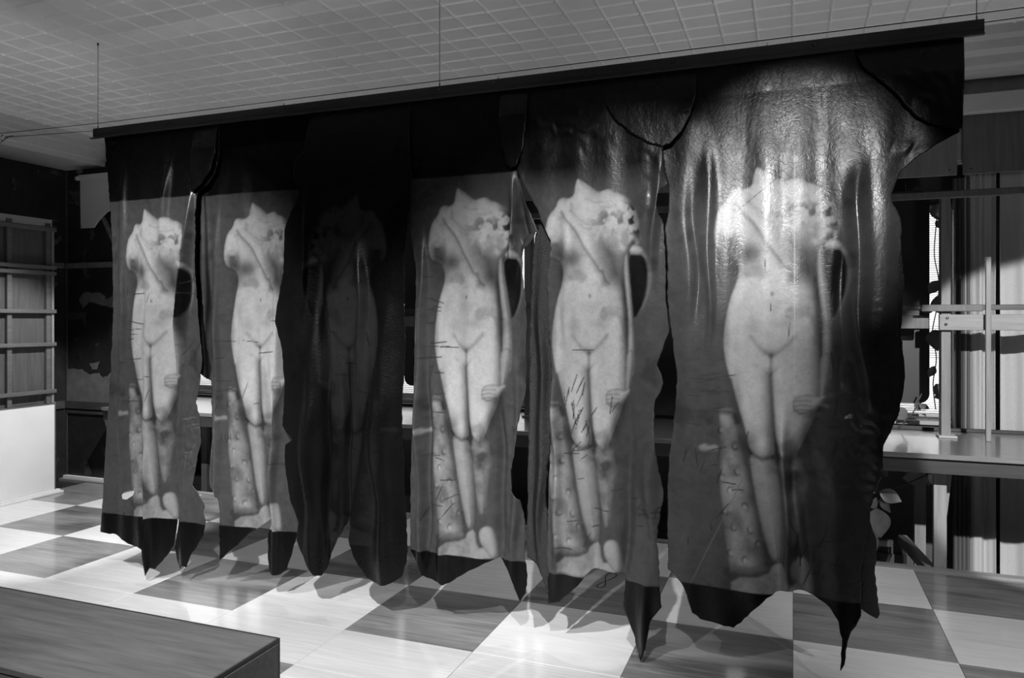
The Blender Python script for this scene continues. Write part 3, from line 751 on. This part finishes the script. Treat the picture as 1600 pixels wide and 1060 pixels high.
I = dark(I, .0015 - line_d([c1(p) for p in ((596, 872), (555, 915), (515, 945), (485, 962))]), .5, .014)
I = dark(I, .0025 - line_d([c1((485, 958)), c1((484, 1060)), c2((398, 60)), c2((402, 160)), c2((410, 290)), c2((425, 400))]), .38, .010)
I = I * (1 - .35 * blob(c1((485, 952)), .022, .018))
I = dark(I, .004 - line_d([c1(p) for p in ((690, 600), (700, 720), (714, 850), (718, 960), (718, 1060))]), .35, .012)
# arm: dark hollow, crescent, forearm, stump, hand
I, _ = solid(I, [c1(p) for p in ((770, 425), (820, 440), (858, 490), (870, 545), (864, 640), (830, 735), (768, 808), (740, 700), (725, 560), (722, 480))], .34, .03)
I = over(I, sdf([c1(p) for p in ((728, 470), (770, 462), (815, 470), (836, 530), (838, 600), (822, 700), (766, 805), (752, 720), (738, 620), (724, 540))], 1), .02 + .015 * vnoise(.03, 31), .005)
I, _ = solid(I, [c1(p) for p in ((700, 470), (722, 462), (732, 560), (746, 660), (758, 780), (770, 900), (770, 1000), (764, 1080), (722, 1080), (722, 900), (724, 780), (708, 660), (696, 560))], .50, .03)
I, _ = solid(I, [c2(p) for p in ((584, -20), (630, -20), (622, 60), (606, 120), (596, 150), (580, 150), (578, 90))], .46, .03)
I, _ = solid(I, [c1(p) for p in ((728, 455), (745, 425), (775, 415), (806, 430), (822, 462), (770, 472))], .62, .03)
hand = [c2(p) for p in ((480, 152), (505, 140), (545, 136), (575, 148), (600, 138), (605, 150), (588, 168), (572, 185), (545, 206), (512, 216), (488, 206), (477, 185))]
I = I * (1 - .35 * blob(c2((535, 205)), .05, .03))
I, _ = solid(I, hand, .56, .025)
for k, yy_ in enumerate((160, 178, 195)):
    I = dark(I, .0012 - line_d([c2((482, yy_ + 4)), c2((515, yy_)), c2((548, yy_ + 4))]), .5, .006)
I = I * (1 - .4 * blob(c2((530, 300)), .02, .06)) * (1 - .25 * blob(c2((450, 385)), .05, .03))
st = np.clip((vnoise(.10, 91, 4) - .60) * 7, 0, 1); I = I * (1 - .28 * st)
I = I * (.92 + .16 * vnoise(.02, 93, 2))
PRINT = np.clip(.58 * np.clip(I, .01, .9) ** 1.25, .006, .9)
P_TOP, P_BOT = 2.195, .365
def sample(s, z):
    u = np.clip((s - SX[0]) / GS, 0, len(SX) - 1.01); v = np.clip((z - SZ[0]) / GS, 0, len(SZ) - 1.01)
    iu, iv = u.astype(int), v.astype(int); fu, fv = u - iu, v - iv
    return (PRINT[iv, iu] * (1 - fu) + PRINT[iv, iu + 1] * fu) * (1 - fv) + (PRINT[iv + 1, iu] * (1 - fu) + PRINT[iv + 1, iu + 1] * fu) * fv

# ---- hide builder
D = .0044
def xz(P, Y=HY): return [(lambda q: (q[0], q[2]))(onY(u, v, Y)) for u, v in P]
def rough_edge(P, amp=.003, step=.02, seed=0):
    r = random.Random(seed); Q = []
    for i in range(len(P)):
        a, b = P[i], P[(i + 1) % len(P)]; L_ = math.hypot(b[0] - a[0], b[1] - a[1]); n = max(1, int(L_ / step))
        for k in range(n):
            t = k / n; j = amp if (k and a[1] < 2.5) else 0
            Q.append((a[0] + (b[0] - a[0]) * t + r.uniform(-j, j), a[1] + (b[1] - a[1]) * t + r.uniform(-j, j)))
    return Q
WR = {}
def hide_mesh(name, loops, dy, folds, waves, tone, seed, ybase=HY, d=D):
    """sheet cut to the outline loops; folds = (u, v0, v1, depth, width) ridges; tone(x, z) = print reflectance"""
    loops = [rough_edge([(x, z + .022 if z > 2.545 else z) for x, z in xz(l)], seed=seed + i) for i, l in enumerate(loops)]
    A = np.array([p for l in loops for p in l]); B = np.array([p for l in loops for p in l[1:] + l[:1]])
    x0, x1, z0, z1 = A[:, 0].min() - d, A[:, 0].max() + d, A[:, 1].min() - d, A[:, 1].max() + d
    nx, nz = int((x1 - x0) / d) + 2, int((z1 - z0) / d) + 2
    cx = x0 + (np.arange(nx) + .5) * d; cz = z0 + (np.arange(nz) + .5) * d
    ins = np.zeros((nz, nx), bool)
    for (ax_, az_), (bx_, bz_) in zip(A, B):
        if az_ == bz_: continue
        lo, hi = min(az_, bz_), max(az_, bz_); j0, j1 = np.searchsorted(cz, lo), np.searchsorted(cz, hi)
        for j in range(j0, j1):
            xc = ax_ + (bx_ - ax_) * (cz[j] - az_) / (bz_ - az_)
            ins[j, :np.searchsorted(cx, xc)] ^= True
    idx = -np.ones((nz + 1, nx + 1), int); use = np.zeros((nz + 1, nx + 1), int)
    for dj in (0, 1):
        for di in (0, 1): use[dj:nz + dj, di:nx + di] += ins
    jj, ii = np.nonzero(use); idx[jj, ii] = np.arange(len(jj))
    X = x0 + ii * d; Z = z0 + jj * d
    bnd = np.nonzero(use[jj, ii] < 4)[0]
    for k in range(0, len(bnd), 400):      # pull the border vertices onto the outline
        b = bnd[k:k + 400]; px_, pz_ = X[b][:, None], Z[b][:, None]
        ex, ez = (B - A)[:, 0][None], (B - A)[:, 1][None]
        t = np.clip(((px_ - A[:, 0]) * ex + (pz_ - A[:, 1]) * ez) / (ex * ex + ez * ez + 1e-12), 0, 1)
        qx, qz = A[:, 0] + t * ex, A[:, 1] + t * ez; dd = (px_ - qx) ** 2 + (pz_ - qz) ** 2
        m = dd.argmin(1); r_ = np.arange(len(b)); ok = dd[r_, m] < (1.3 * d) ** 2
        X[b] = np.where(ok, qx[r_, m], X[b]); Z[b] = np.where(ok, qz[r_, m], Z[b])
    col = tone(X, Z)
    top = 2.57; ramp = np.clip((top - Z) / 1.0, 0, 1)
    Yd = np.zeros_like(X)
    rr = np.random.default_rng(seed)
    for (wl_, amp) in waves:
        ph = rr.uniform(0, 6.3); Yd -= amp * ramp * np.sin(2 * math.pi * X / wl_ + ph + .5 * np.sin(Z * 2 + ph))
    for (ua, va, ub, vb, depth, wid) in folds:
        pa, pb = onY(ua, va, HY), onY(ub, vb, HY)
        t = (pa[2] - Z) / (pa[2] - pb[2]); ph = rr.uniform(0, 6.3); xc = pa[0] + (pb[0] - pa[0]) * t + wid * (.45 * np.sin(Z * 5.3 + ph) + .25 * np.sin(Z * 13 + 2 * ph))
        env = np.clip((t + .12) / .55, 0, 1) * np.clip((1.25 - t) / .5, 0, 1); env = env * env * (3 - 2 * env)
        wv = wid * (1.25 - .35 * np.clip(t, 0, 1) + .2 * np.sin(Z * 7 + ph))
        Yd -= 1.35 * depth * env * np.exp(-((X - xc) / wv) ** 2) * (1 + .25 * np.sin(Z * 9 + ph))
    for (u, v, ru, rv, lam, amp, tilt) in WR.get(seed, ()):      # local ripples: centre, radii (px), wavelength, height, tilt
        c_ = onY(u, v, HY); k_ = 3.0 / FP
        ex = (X - c_[0]) / (ru * k_); ez = (Z - c_[2]) / (rv * k_)
        env = np.exp(-(ex ** 2 + ez ** 2)); ph = rr.uniform(0, 6.3)
        q_ = (Z - c_[2]) + tilt * (X - c_[0]) + .010 * np.sin(X * 41 + ph) + .006 * np.sin(X * 97 + 2 * ph)
        q_ = q_ + .6 * lam * np.sin(Z * 19 + X * 13 + ph) + .35 * lam * np.sin(X * 61 - Z * 37 + ph)
        mod = np.clip(.5 + .8 * np.sin(X * 29 + Z * 17 + ph) * np.sin(X * 11 - Z * 43 + 2 * ph), 0, 1)
        Yd -= amp * env * mod * np.abs(np.sin(math.pi * q_ / (2.2 * lam))) ** 2
    Y = ybase + dy * (.25 + .75 * np.clip((top - Z) / .12, 0, 1)) + Yd
    j, i = np.nonzero(ins)
    F = np.stack([idx[j, i], idx[j, i + 1], idx[j + 1, i + 1], idx[j + 1, i]], 1)
    o3 = (float(X.mean()), ybase, float(Z.min()))
    V = np.stack([X - o3[0], Y - o3[1], Z - o3[2]], 1)
    me = bpy.data.meshes.new(name); me.vertices.add(len(V)); me.vertices.foreach_set('co', V.ravel())
    me.loops.add(F.size); me.loops.foreach_set('vertex_index', F.ravel().astype(np.int32))
    me.polygons.add(len(F)); me.polygons.foreach_set('loop_start', np.arange(0, F.size, 4, dtype=np.int32))
    me.update(calc_edges=True); me.polygons.foreach_set('use_smooth', np.ones(len(F), bool))
    at = me.color_attributes.new('print', 'FLOAT_COLOR', 'POINT')
    c4_ = np.ones((len(V), 4), np.float32); c4_[:, :3] = col[:, None]; at.data.foreach_set('color', c4_.ravel())
    return me, o3
BLK = .004
def make_tone(pairs, gain=1.0, marks=(), mirror=False, bottom=P_BOT, topz=P_TOP, fade=.004):
    """pairs of (column on this hide, column on the reference hide) place the figure sideways"""
    hx = np.array([onY(a, 470, HY)[0] for a, b in pairs]); sx = np.array([onY(b, 470, HY)[0] - C6 for a, b in pairs])
    def f(X, Z):
        s = np.interp(X, hx, sx)
        k0 = (sx[1] - sx[0]) / (hx[1] - hx[0]); k1 = (sx[-1] - sx[-2]) / (hx[-1] - hx[-2])
        s = np.where(X < hx[0], sx[0] + (X - hx[0]) * k0, s); s = np.where(X > hx[-1], sx[-1] + (X - hx[-1]) * k1, s)
        t = sample(s, Z) * gain
        for (u0, v0, u1, v1, wd, val) in marks:
            a, b = onY(u0, v0, HY), onY(u1, v1, HY); ex, ez = b[0] - a[0], b[2] - a[2]
            tt = np.clip(((X - a[0]) * ex + (Z - a[2]) * ez) / (ex * ex + ez * ez), 0, 1)
            dd = np.hypot(X - a[0] - tt * ex, Z - a[2] - tt * ez)
            t = t + (val - t) * np.clip(1.3 - dd / (wd * (1.15 - .8 * np.abs(tt - .5))), 0, 1)
        e = np.clip((Z - bottom - .004 * np.sin(X * 9)) / .003, 0, 1) * np.maximum(np.clip((topz - Z) / fade, 0, 1), (Z < topz) * np.clip((t - .07) / .06, 0, 1) * (fade > .01))
        return BLK + (t - BLK) * e
    return f
def slashes(n, box_, seed, horiz=.8, wd=.0028, val=.03, ln=(8, 30)):
    r = random.Random(seed); out = []
    for _ in range(n):
        u, v = r.uniform(box_[0], box_[2]), r.uniform(box_[1], box_[3]); L_ = r.uniform(*ln)
        a = r.gauss(0, .15) if r.random() < horiz else r.gauss(1.3, .3)
        out.append((u, v, u + L_ * math.cos(a), v - L_ * math.sin(a), wd * r.uniform(.7, 1.3), val))
    return out
def hide(label, loops, dy, folds, waves, tone, seed, mat='hide', pieces=()):
    me, o3 = hide_mesh('hide_sheet', loops, dy, folds, waves, tone, seed)
    me.materials.append(M[mat]); me.materials.append(M['suede'])
    root = empty('printed_hide', o3); tag(root, label, 'leather hide', 'printed hides hanging from the rail')
    o = link('hide_sheet', me, None, root)
    so = o.modifiers.new('thickness', 'SOLIDIFY'); so.thickness = .0022; so.offset = -1; so.material_offset = 1; so.material_offset_rim = 1; so.use_even_offset = False
    for (nm, lp, pdy, pf, pw, ptone, pm, ps) in pieces:
        m2, p3 = hide_mesh(nm, lp, pdy, pf, pw, ptone, ps, d=.006)
        m2.materials.append(M[pm]); m2.materials.append(M['suede'])
        q = link(nm, m2, None, o, tuple(p3[i] - o3[i] for i in range(3)))
        so = q.modifiers.new('thickness', 'SOLIDIFY'); so.thickness = .0022; so.offset = -1; so.material_offset = 1; so.material_offset_rim = 1
    return root
blk = lambda X, Z: np.full_like(X, BLK)
W0 = ((.9, .006), (.34, .007), (.15, .0045))

WR[11] = [(298, 690, 16, 60, .028, .007, .5)]
WR[14] = [(806, 655, 16, 30, .03, .008, .4), (690, 250, 70, 30, .05, .003, .8)]
WR[15] = [(1012, 812, 26, 26, .03, .007, .3), (890, 200, 70, 50, .05, .004, .35), (1015, 300, 22, 60, .06, .005, 1.2)]
WR[16] = [(1345, 660, 50, 50, .035, .010, .5), (1330, 735, 40, 40, .03, .009, .6), (1255, 895, 24, 40, .03, .007, -.9), (1430, 232, 30, 14, .04, .006, -.7), (1390, 590, 20, 80, .03, .006, .2)]
WR[71] = [(1075, 150, 20, 40, .045, .004, -.5), (955, 150, 20, 40, .04, .003, .3)]
WR[74] = [(1440, 140, 60, 50, .07, .003, 2.0)]
# -- hide 1 (nearest the partition)
h1 = [(163, 214), (250, 204), (343, 193), (342, 240), (335, 272), (322, 290), (309, 300), (306, 330), (304, 420), (310, 500), (316, 560), (311, 609), (305, 629), (312, 652), (314, 692), (309, 708), (304, 738), (300, 758), (311, 775), (320, 791), (317, 801), (321, 814), (318, 837), (308, 852), (300, 864), (295, 876), (292, 887), (286, 884), (280, 890), (274, 876), (270, 858), (273, 842), (277, 812), (275, 812), (272, 834), (269, 854), (254, 877), (242, 890), (237, 887), (234, 897), (231, 899), (231, 880), (231, 864), (221, 857), (205, 852), (191, 844), (181, 836), (158, 831), (163, 780), (167, 700), (172, 600), (175, 500), (174, 400), (172, 330), (166, 250)]
hole1 = [(190, 774), (194, 769), (203, 766), (210, 768), (207, 775), (198, 781), (191, 780)]
t1 = make_tone([(197, 1115), (237, 1206), (284, 1283), (290, 1300), (303, 1330)], .95, slashes(16, (178, 440, 300, 640), 4, .8) + [(195, 562, 219, 561, .003, .03)] + slashes(10, (285, 640, 305, 740), 5, .9, .002, .11))
hide('pale printed hide with a small round hole near its foot beside the partition', [h1, hole1], 0, [(195, 250, 190, 640, .018, .022), (262, 215, 256, 420, .014, .03), (301, 292, 284, 560, .05, .018), (285, 480, 283, 840, .02, .018), (233, 690, 232, 890, .03, .014), (216, 300, 222, 800, -.018, .03)], W0, t1, 11)
# -- hide 2
h2 = [(316, 196), (410, 186), (489, 178), (484, 215), (481, 240), (476, 300), (470, 420), (468, 560), (468, 700), (468, 780), (458, 830), (451, 855), (446, 877), (442, 894), (434, 900), (418, 901), (415, 890), (413, 868), (413, 842), (417, 812), (414, 817), (397, 829), (380, 838), (362, 857), (348, 868), (338, 878), (338, 833), (338, 800), (336, 780), (325, 769), (314, 752), (314, 682), (316, 620), (315, 596), (304, 585), (299, 560), (294, 450), (293, 365), (294, 315), (296, 300), (300, 270), (312, 240)]
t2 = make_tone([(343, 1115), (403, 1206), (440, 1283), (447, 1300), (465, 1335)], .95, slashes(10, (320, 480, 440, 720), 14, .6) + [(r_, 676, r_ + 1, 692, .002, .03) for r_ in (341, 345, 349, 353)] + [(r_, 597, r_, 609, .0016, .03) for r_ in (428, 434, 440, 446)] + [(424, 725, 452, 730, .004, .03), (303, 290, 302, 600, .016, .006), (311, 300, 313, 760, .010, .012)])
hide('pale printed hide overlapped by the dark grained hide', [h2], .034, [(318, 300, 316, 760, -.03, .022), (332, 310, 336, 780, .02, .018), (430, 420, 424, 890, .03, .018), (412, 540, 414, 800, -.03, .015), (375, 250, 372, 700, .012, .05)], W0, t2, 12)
# -- hide 3 (dark)
h3 = [(487, 178), (560, 170), (642, 161), (641, 200), (642, 250), (646, 275), (645, 300), (640, 345), (635, 400), (634, 470), (636, 540), (633, 590), (630, 640), (632, 700), (635, 780), (639, 855), (637, 880), (630, 900), (615, 909), (600, 912), (585, 909), (572, 902), (560, 884), (552, 865), (545, 840), (541, 812), (537, 830), (528, 848), (520, 865), (513, 882), (505, 899), (495, 897), (484, 878), (475, 862), (467, 843), (470, 815), (462, 795), (455, 780), (448, 740), (446, 725), (447, 695), (460, 687), (450, 676), (442, 665), (444, 640), (446, 600), (441, 545), (430, 502), (433, 478), (444, 425), (446, 360), (452, 342), (470, 305), (461, 283), (460, 262), (466, 248), (478, 236), (481, 210), (484, 190)]
t3 = make_tone([(487, 1312), (559, 1183), (610, 1112)], .12, slashes(14, (450, 500, 620, 780), 24, .5, .0022, .003), bottom=.355, topz=2.175)
t3_ = t3; t3 = lambda X, Z: BLK + (t3_(X, Z) - BLK) * np.clip((Z - .9) / .9, .3, 1)      # the print fades to black towards the legs
hide('nearly black grained hide with only a faint figure printed on it', [h3], -.014, [(483, 300, 478, 470, .02, .012), (508, 400, 512, 880, -.035, .02), (490, 500, 488, 880, .03, .03), (562, 330, 566, 620, .03, .03), (545, 560, 541, 850, -.03, .016), (600, 480, 598, 900, .03, .04)], ((.25, .006), (.5, .006)), t3, 13, 'hide_rough')
# -- hide 4
h4 = [(630, 162), (720, 152), (822, 140), (828, 170), (827, 205), (822, 240), (813, 258), (808, 264), (811, 284), (814, 301), (821, 320), (836, 351), (839, 362), (826, 366), (818, 382), (815, 394), (814, 426), (819, 461), (821, 500), (820, 543), (820, 606), (816, 632), (809, 671), (804, 713), (797, 737), (799, 768), (813, 782), (819, 817), (818, 863), (823, 901), (820, 929), (811, 943), (806, 930), (801, 915), (790, 887), (778, 873), (765, 878), (745, 887), (727, 896), (708, 908), (691, 916), (672, 906), (659, 899), (654, 884), (647, 873), (640, 862), (640, 760), (642, 700), (647, 620), (649, 560), (650, 470), (650, 420), (640, 362), (635, 340), (634, 300), (632, 262), (631, 235)]
t4 = make_tone([(668, 1115), (730, 1206), (783, 1283), (798, 1300), (818, 1332)], .98, slashes(14, (650, 420, 690, 620), 34, .9) + slashes(10, (655, 640, 700, 830), 35, .5) + [(655, 560, 690, 558, .004, .03)])
hide('printed hide with a torn folded flap beside the dark grained hide', [h4], .006, [(659, 350, 655, 860, .03, .018), (667, 480, 664, 860, -.03, .02), (798, 262, 800, 420, .03, .02), (806, 280, 826, 420, -.03, .02), (783, 600, 779, 870, -.03, .022), (806, 560, 804, 860, .025, .02), (690, 830, 691, 915, .02, .02), (735, 300, 738, 560, .01, .06)], W0, t4, 14,
     pieces=[('turned_flap', [[(840, 362), (836, 372), (828, 384), (816, 393), (819, 383), (827, 368)]], -.02, [], (), blk, 'suede', 41)])
# -- hide 5
h5 = [(818, 140), (900, 132), (1000, 120), (1050, 113), (1046, 160), (1040, 200), (1035, 230), (1036, 255), (1040, 275), (1044, 288), (1036, 296), (1030, 306), (1028, 322), (1031, 336), (1038, 352), (1039, 372), (1041, 411), (1041, 471), (1047, 516), (1036, 548), (1028, 570), (1035, 584), (1038, 598), (1034, 612), (1026, 624), (1024, 656), (1028, 706), (1038, 771), (1035, 792), (1028, 842), (1031, 862), (1032, 920), (1035, 947), (1026, 958), (1017, 970), (1012, 1000), (1008, 1018), (1002, 1031), (996, 1012), (990, 990), (981, 968), (973, 953), (975, 915), (976, 901), (962, 896), (950, 893), (938, 888), (926, 890), (917, 898), (910, 907), (892, 925), (874, 941), (858, 943), (857, 914), (858, 889), (856, 867), (858, 771), (863, 642), (863, 570), (857, 500), (855, 430), (862, 390), (861, 376), (852, 358), (846, 345), (843, 333), (833, 314), (820, 290), (809, 266), (814, 255)]
t5 = make_tone([(851, 1115), (922, 1206), (980, 1283), (991, 1300), (1025, 1336)], 1.0, slashes(26, (885, 610, 925, 720), 44, .05, .0026, .03, (10, 34)) + slashes(14, (865, 640, 1010, 860), 45, .5) + [(896, 547, 928, 547, .002, .05), (888, 705, 930, 700, .003, .05)] + slashes(14, (992, 790, 1030, 830), 46, .6, .003, .03, (8, 22)) + [(960, 245, 962, 256, .006, .02)], bottom=.342, fade=.12)
strip5 = [(846, 346), (852, 358), (861, 376), (860, 400), (855, 430), (855, 480), (860, 560), (861, 642), (856, 713), (852, 771), (856, 875), (856, 914), (857, 943), (846, 905), (836, 885), (821, 872), (822, 800), (823, 713), (825, 620), (826, 520), (828, 430), (833, 372), (838, 352)]
hide('bright printed hide with slashed legs and a long pointed flap touching the floor', [h5], -.012, [(1035, 560, 1020, 900, .03, .04), (985, 640, 975, 950, -.02, .02), (1010, 880, 1003, 1030, .02, .02), (870, 560, 868, 880, .03, .02), (885, 320, 887, 520, .012, .02), (1028, 240, 1020, 420, .02, .02), (930, 760, 928, 890, -.02, .03)], W0, t5, 15, 'hide_crackle',
     pieces=[('turned_edge', [strip5], .022, [(845, 380, 842, 880, .02, .02)], ((.1, .004),), blk, 'suede', 51)])
# -- hide 6
h6 = [(1046, 114), (1200, 95), (1350, 77), (1505, 58), (1504, 130), (1500, 206), (1488, 212), (1475, 219), (1462, 226), (1450, 235), (1436, 243), (1420, 256), (1408, 268), (1400, 285), (1393, 303), (1395, 318), (1404, 332), (1409, 350), (1409, 380), (1405, 425), (1403, 490), (1405, 530), (1406, 580), (1405, 650), (1392, 676), (1380, 695), (1378, 745), (1364, 770), (1360, 810), (1350, 855), (1347, 885), (1346, 965), (1338, 981), (1330, 990), (1325, 1005), (1322, 1020), (1320, 1042), (1313, 1053), (1315, 1035), (1316, 1000), (1310, 972), (1297, 952), (1272, 934), (1250, 926), (1231, 920), (1212, 926), (1192, 942), (1173, 958), (1158, 975), (1146, 983), (1123, 976), (1094, 969), (1081, 958), (1073, 931), (1065, 913), (1050, 897), (1042, 892), (1042, 830), (1042, 769), (1044, 721), (1054, 643), (1057, 590), (1051, 540), (1048, 516), (1042, 471), (1042, 411), (1040, 372), (1039, 352), (1044, 330), (1045, 305), (1044, 288), (1040, 275), (1036, 255), (1035, 230), (1040, 200)]
t6 = make_tone([(1115, 1115), (1206, 1206), (1283, 1283), (1335, 1335)], 1.0, slashes(14, (1060, 580, 1120, 660), 54, 1.0, .0034, .04, (14, 50)) + slashes(14, (1060, 680, 1230, 860), 55, .5) + slashes(30, (1290, 560, 1390, 720), 56, .3, .0035, .035, (10, 34)) + slashes(16, (1240, 820, 1310, 920), 57, .3, .003, .03, (10, 30)) + [(1241, 220, 1241, 600, .0018, .42), (1160, 750, 1080, 910, .002, .12)] + [(1195, 405, 1196, 425, .0018, .05), (1205, 470, 1204, 486, .0018, .05), (1234, 505, 1232, 527, .0022, .05), (1150, 330, 1260, 240, .0018, .09)], fade=.3)
str6a = [(1404, 380), (1410, 388), (1415, 440), (1412, 480), (1409, 520), (1414, 560), (1416, 590), (1411, 625), (1402, 660), (1396, 620), (1396, 500), (1398, 420)]
str6b = [(1349, 800), (1360, 815), (1371, 850), (1371, 880), (1368, 900), (1376, 965), (1372, 972), (1360, 966), (1346, 956), (1346, 900)]
hide('largest printed hide with a broad corner reaching out over the curtains', [h6], .012, [(1338, 260, 1350, 620, .035, .03), (1318, 300, 1322, 600, -.02, .03), (1110, 230, 1105, 520, .014, .02), (1085, 250, 1084, 480, -.016, .025), (1226, 640, 1228, 930, .045, .018), (1246, 640, 1250, 930, -.04, .03), (1290, 560, 1310, 960, .02, .05), (1375, 560, 1370, 760, .02, .03), (1160, 560, 1155, 950, .015, .06)], W0, t6, 16, 'hide_crackle',
     pieces=[('turned_edge', [str6a], .03, [], (), blk, 'suede', 61), ('turned_edge', [str6b], .03, [], (), blk, 'suede', 62)])

# ---- overlapping shoulder panels sewn near the rail
def patch(label, loop, dy, seed):
    me, o3 = hide_mesh('sewn_panel', [loop], dy, [], ((.16, .0015), (.07, .0008)), blk, seed, d=.006)
    me.materials.append(M['hide_crackle']); me.materials.append(M['suede'])
    o = link('sewn_panel', me, None, None, o3); tag(o, label, 'leather panel', 'black leather panels at the rail')
    so = o.modifiers.new('thickness', 'SOLIDIFY'); so.thickness = .0025; so.offset = -1; so.material_offset = 1
    return o
patch('black U-shaped leather panel with a wide rounded hem below the rail', [(944, 127), (1018, 118), (1089, 109), (1088, 150), (1080, 180), (1066, 208), (1050, 226), (1034, 231), (1015, 226), (990, 212), (962, 190), (948, 168), (943, 150)], -.024, 71)
patch('narrow black leather panel with a rounded hem above the torn opening', [(783, 145), (826, 140), (826, 190), (822, 230), (812, 260), (802, 264), (793, 256), (788, 230), (784, 195)], -.034, 72)
patch('slim black leather panel hanging between the two pale hides', [(306, 198), (341, 193), (341, 240), (333, 268), (318, 290), (304, 303), (302, 260)], -.024, 73)
patch('black leather corner panel with a slanting seam above the curtains', [(1333, 79), (1420, 69), (1506, 58), (1505, 130), (1501, 204), (1478, 200), (1450, 194), (1430, 184), (1412, 166), (1395, 145), (1370, 125), (1348, 108)], -.022, 74)
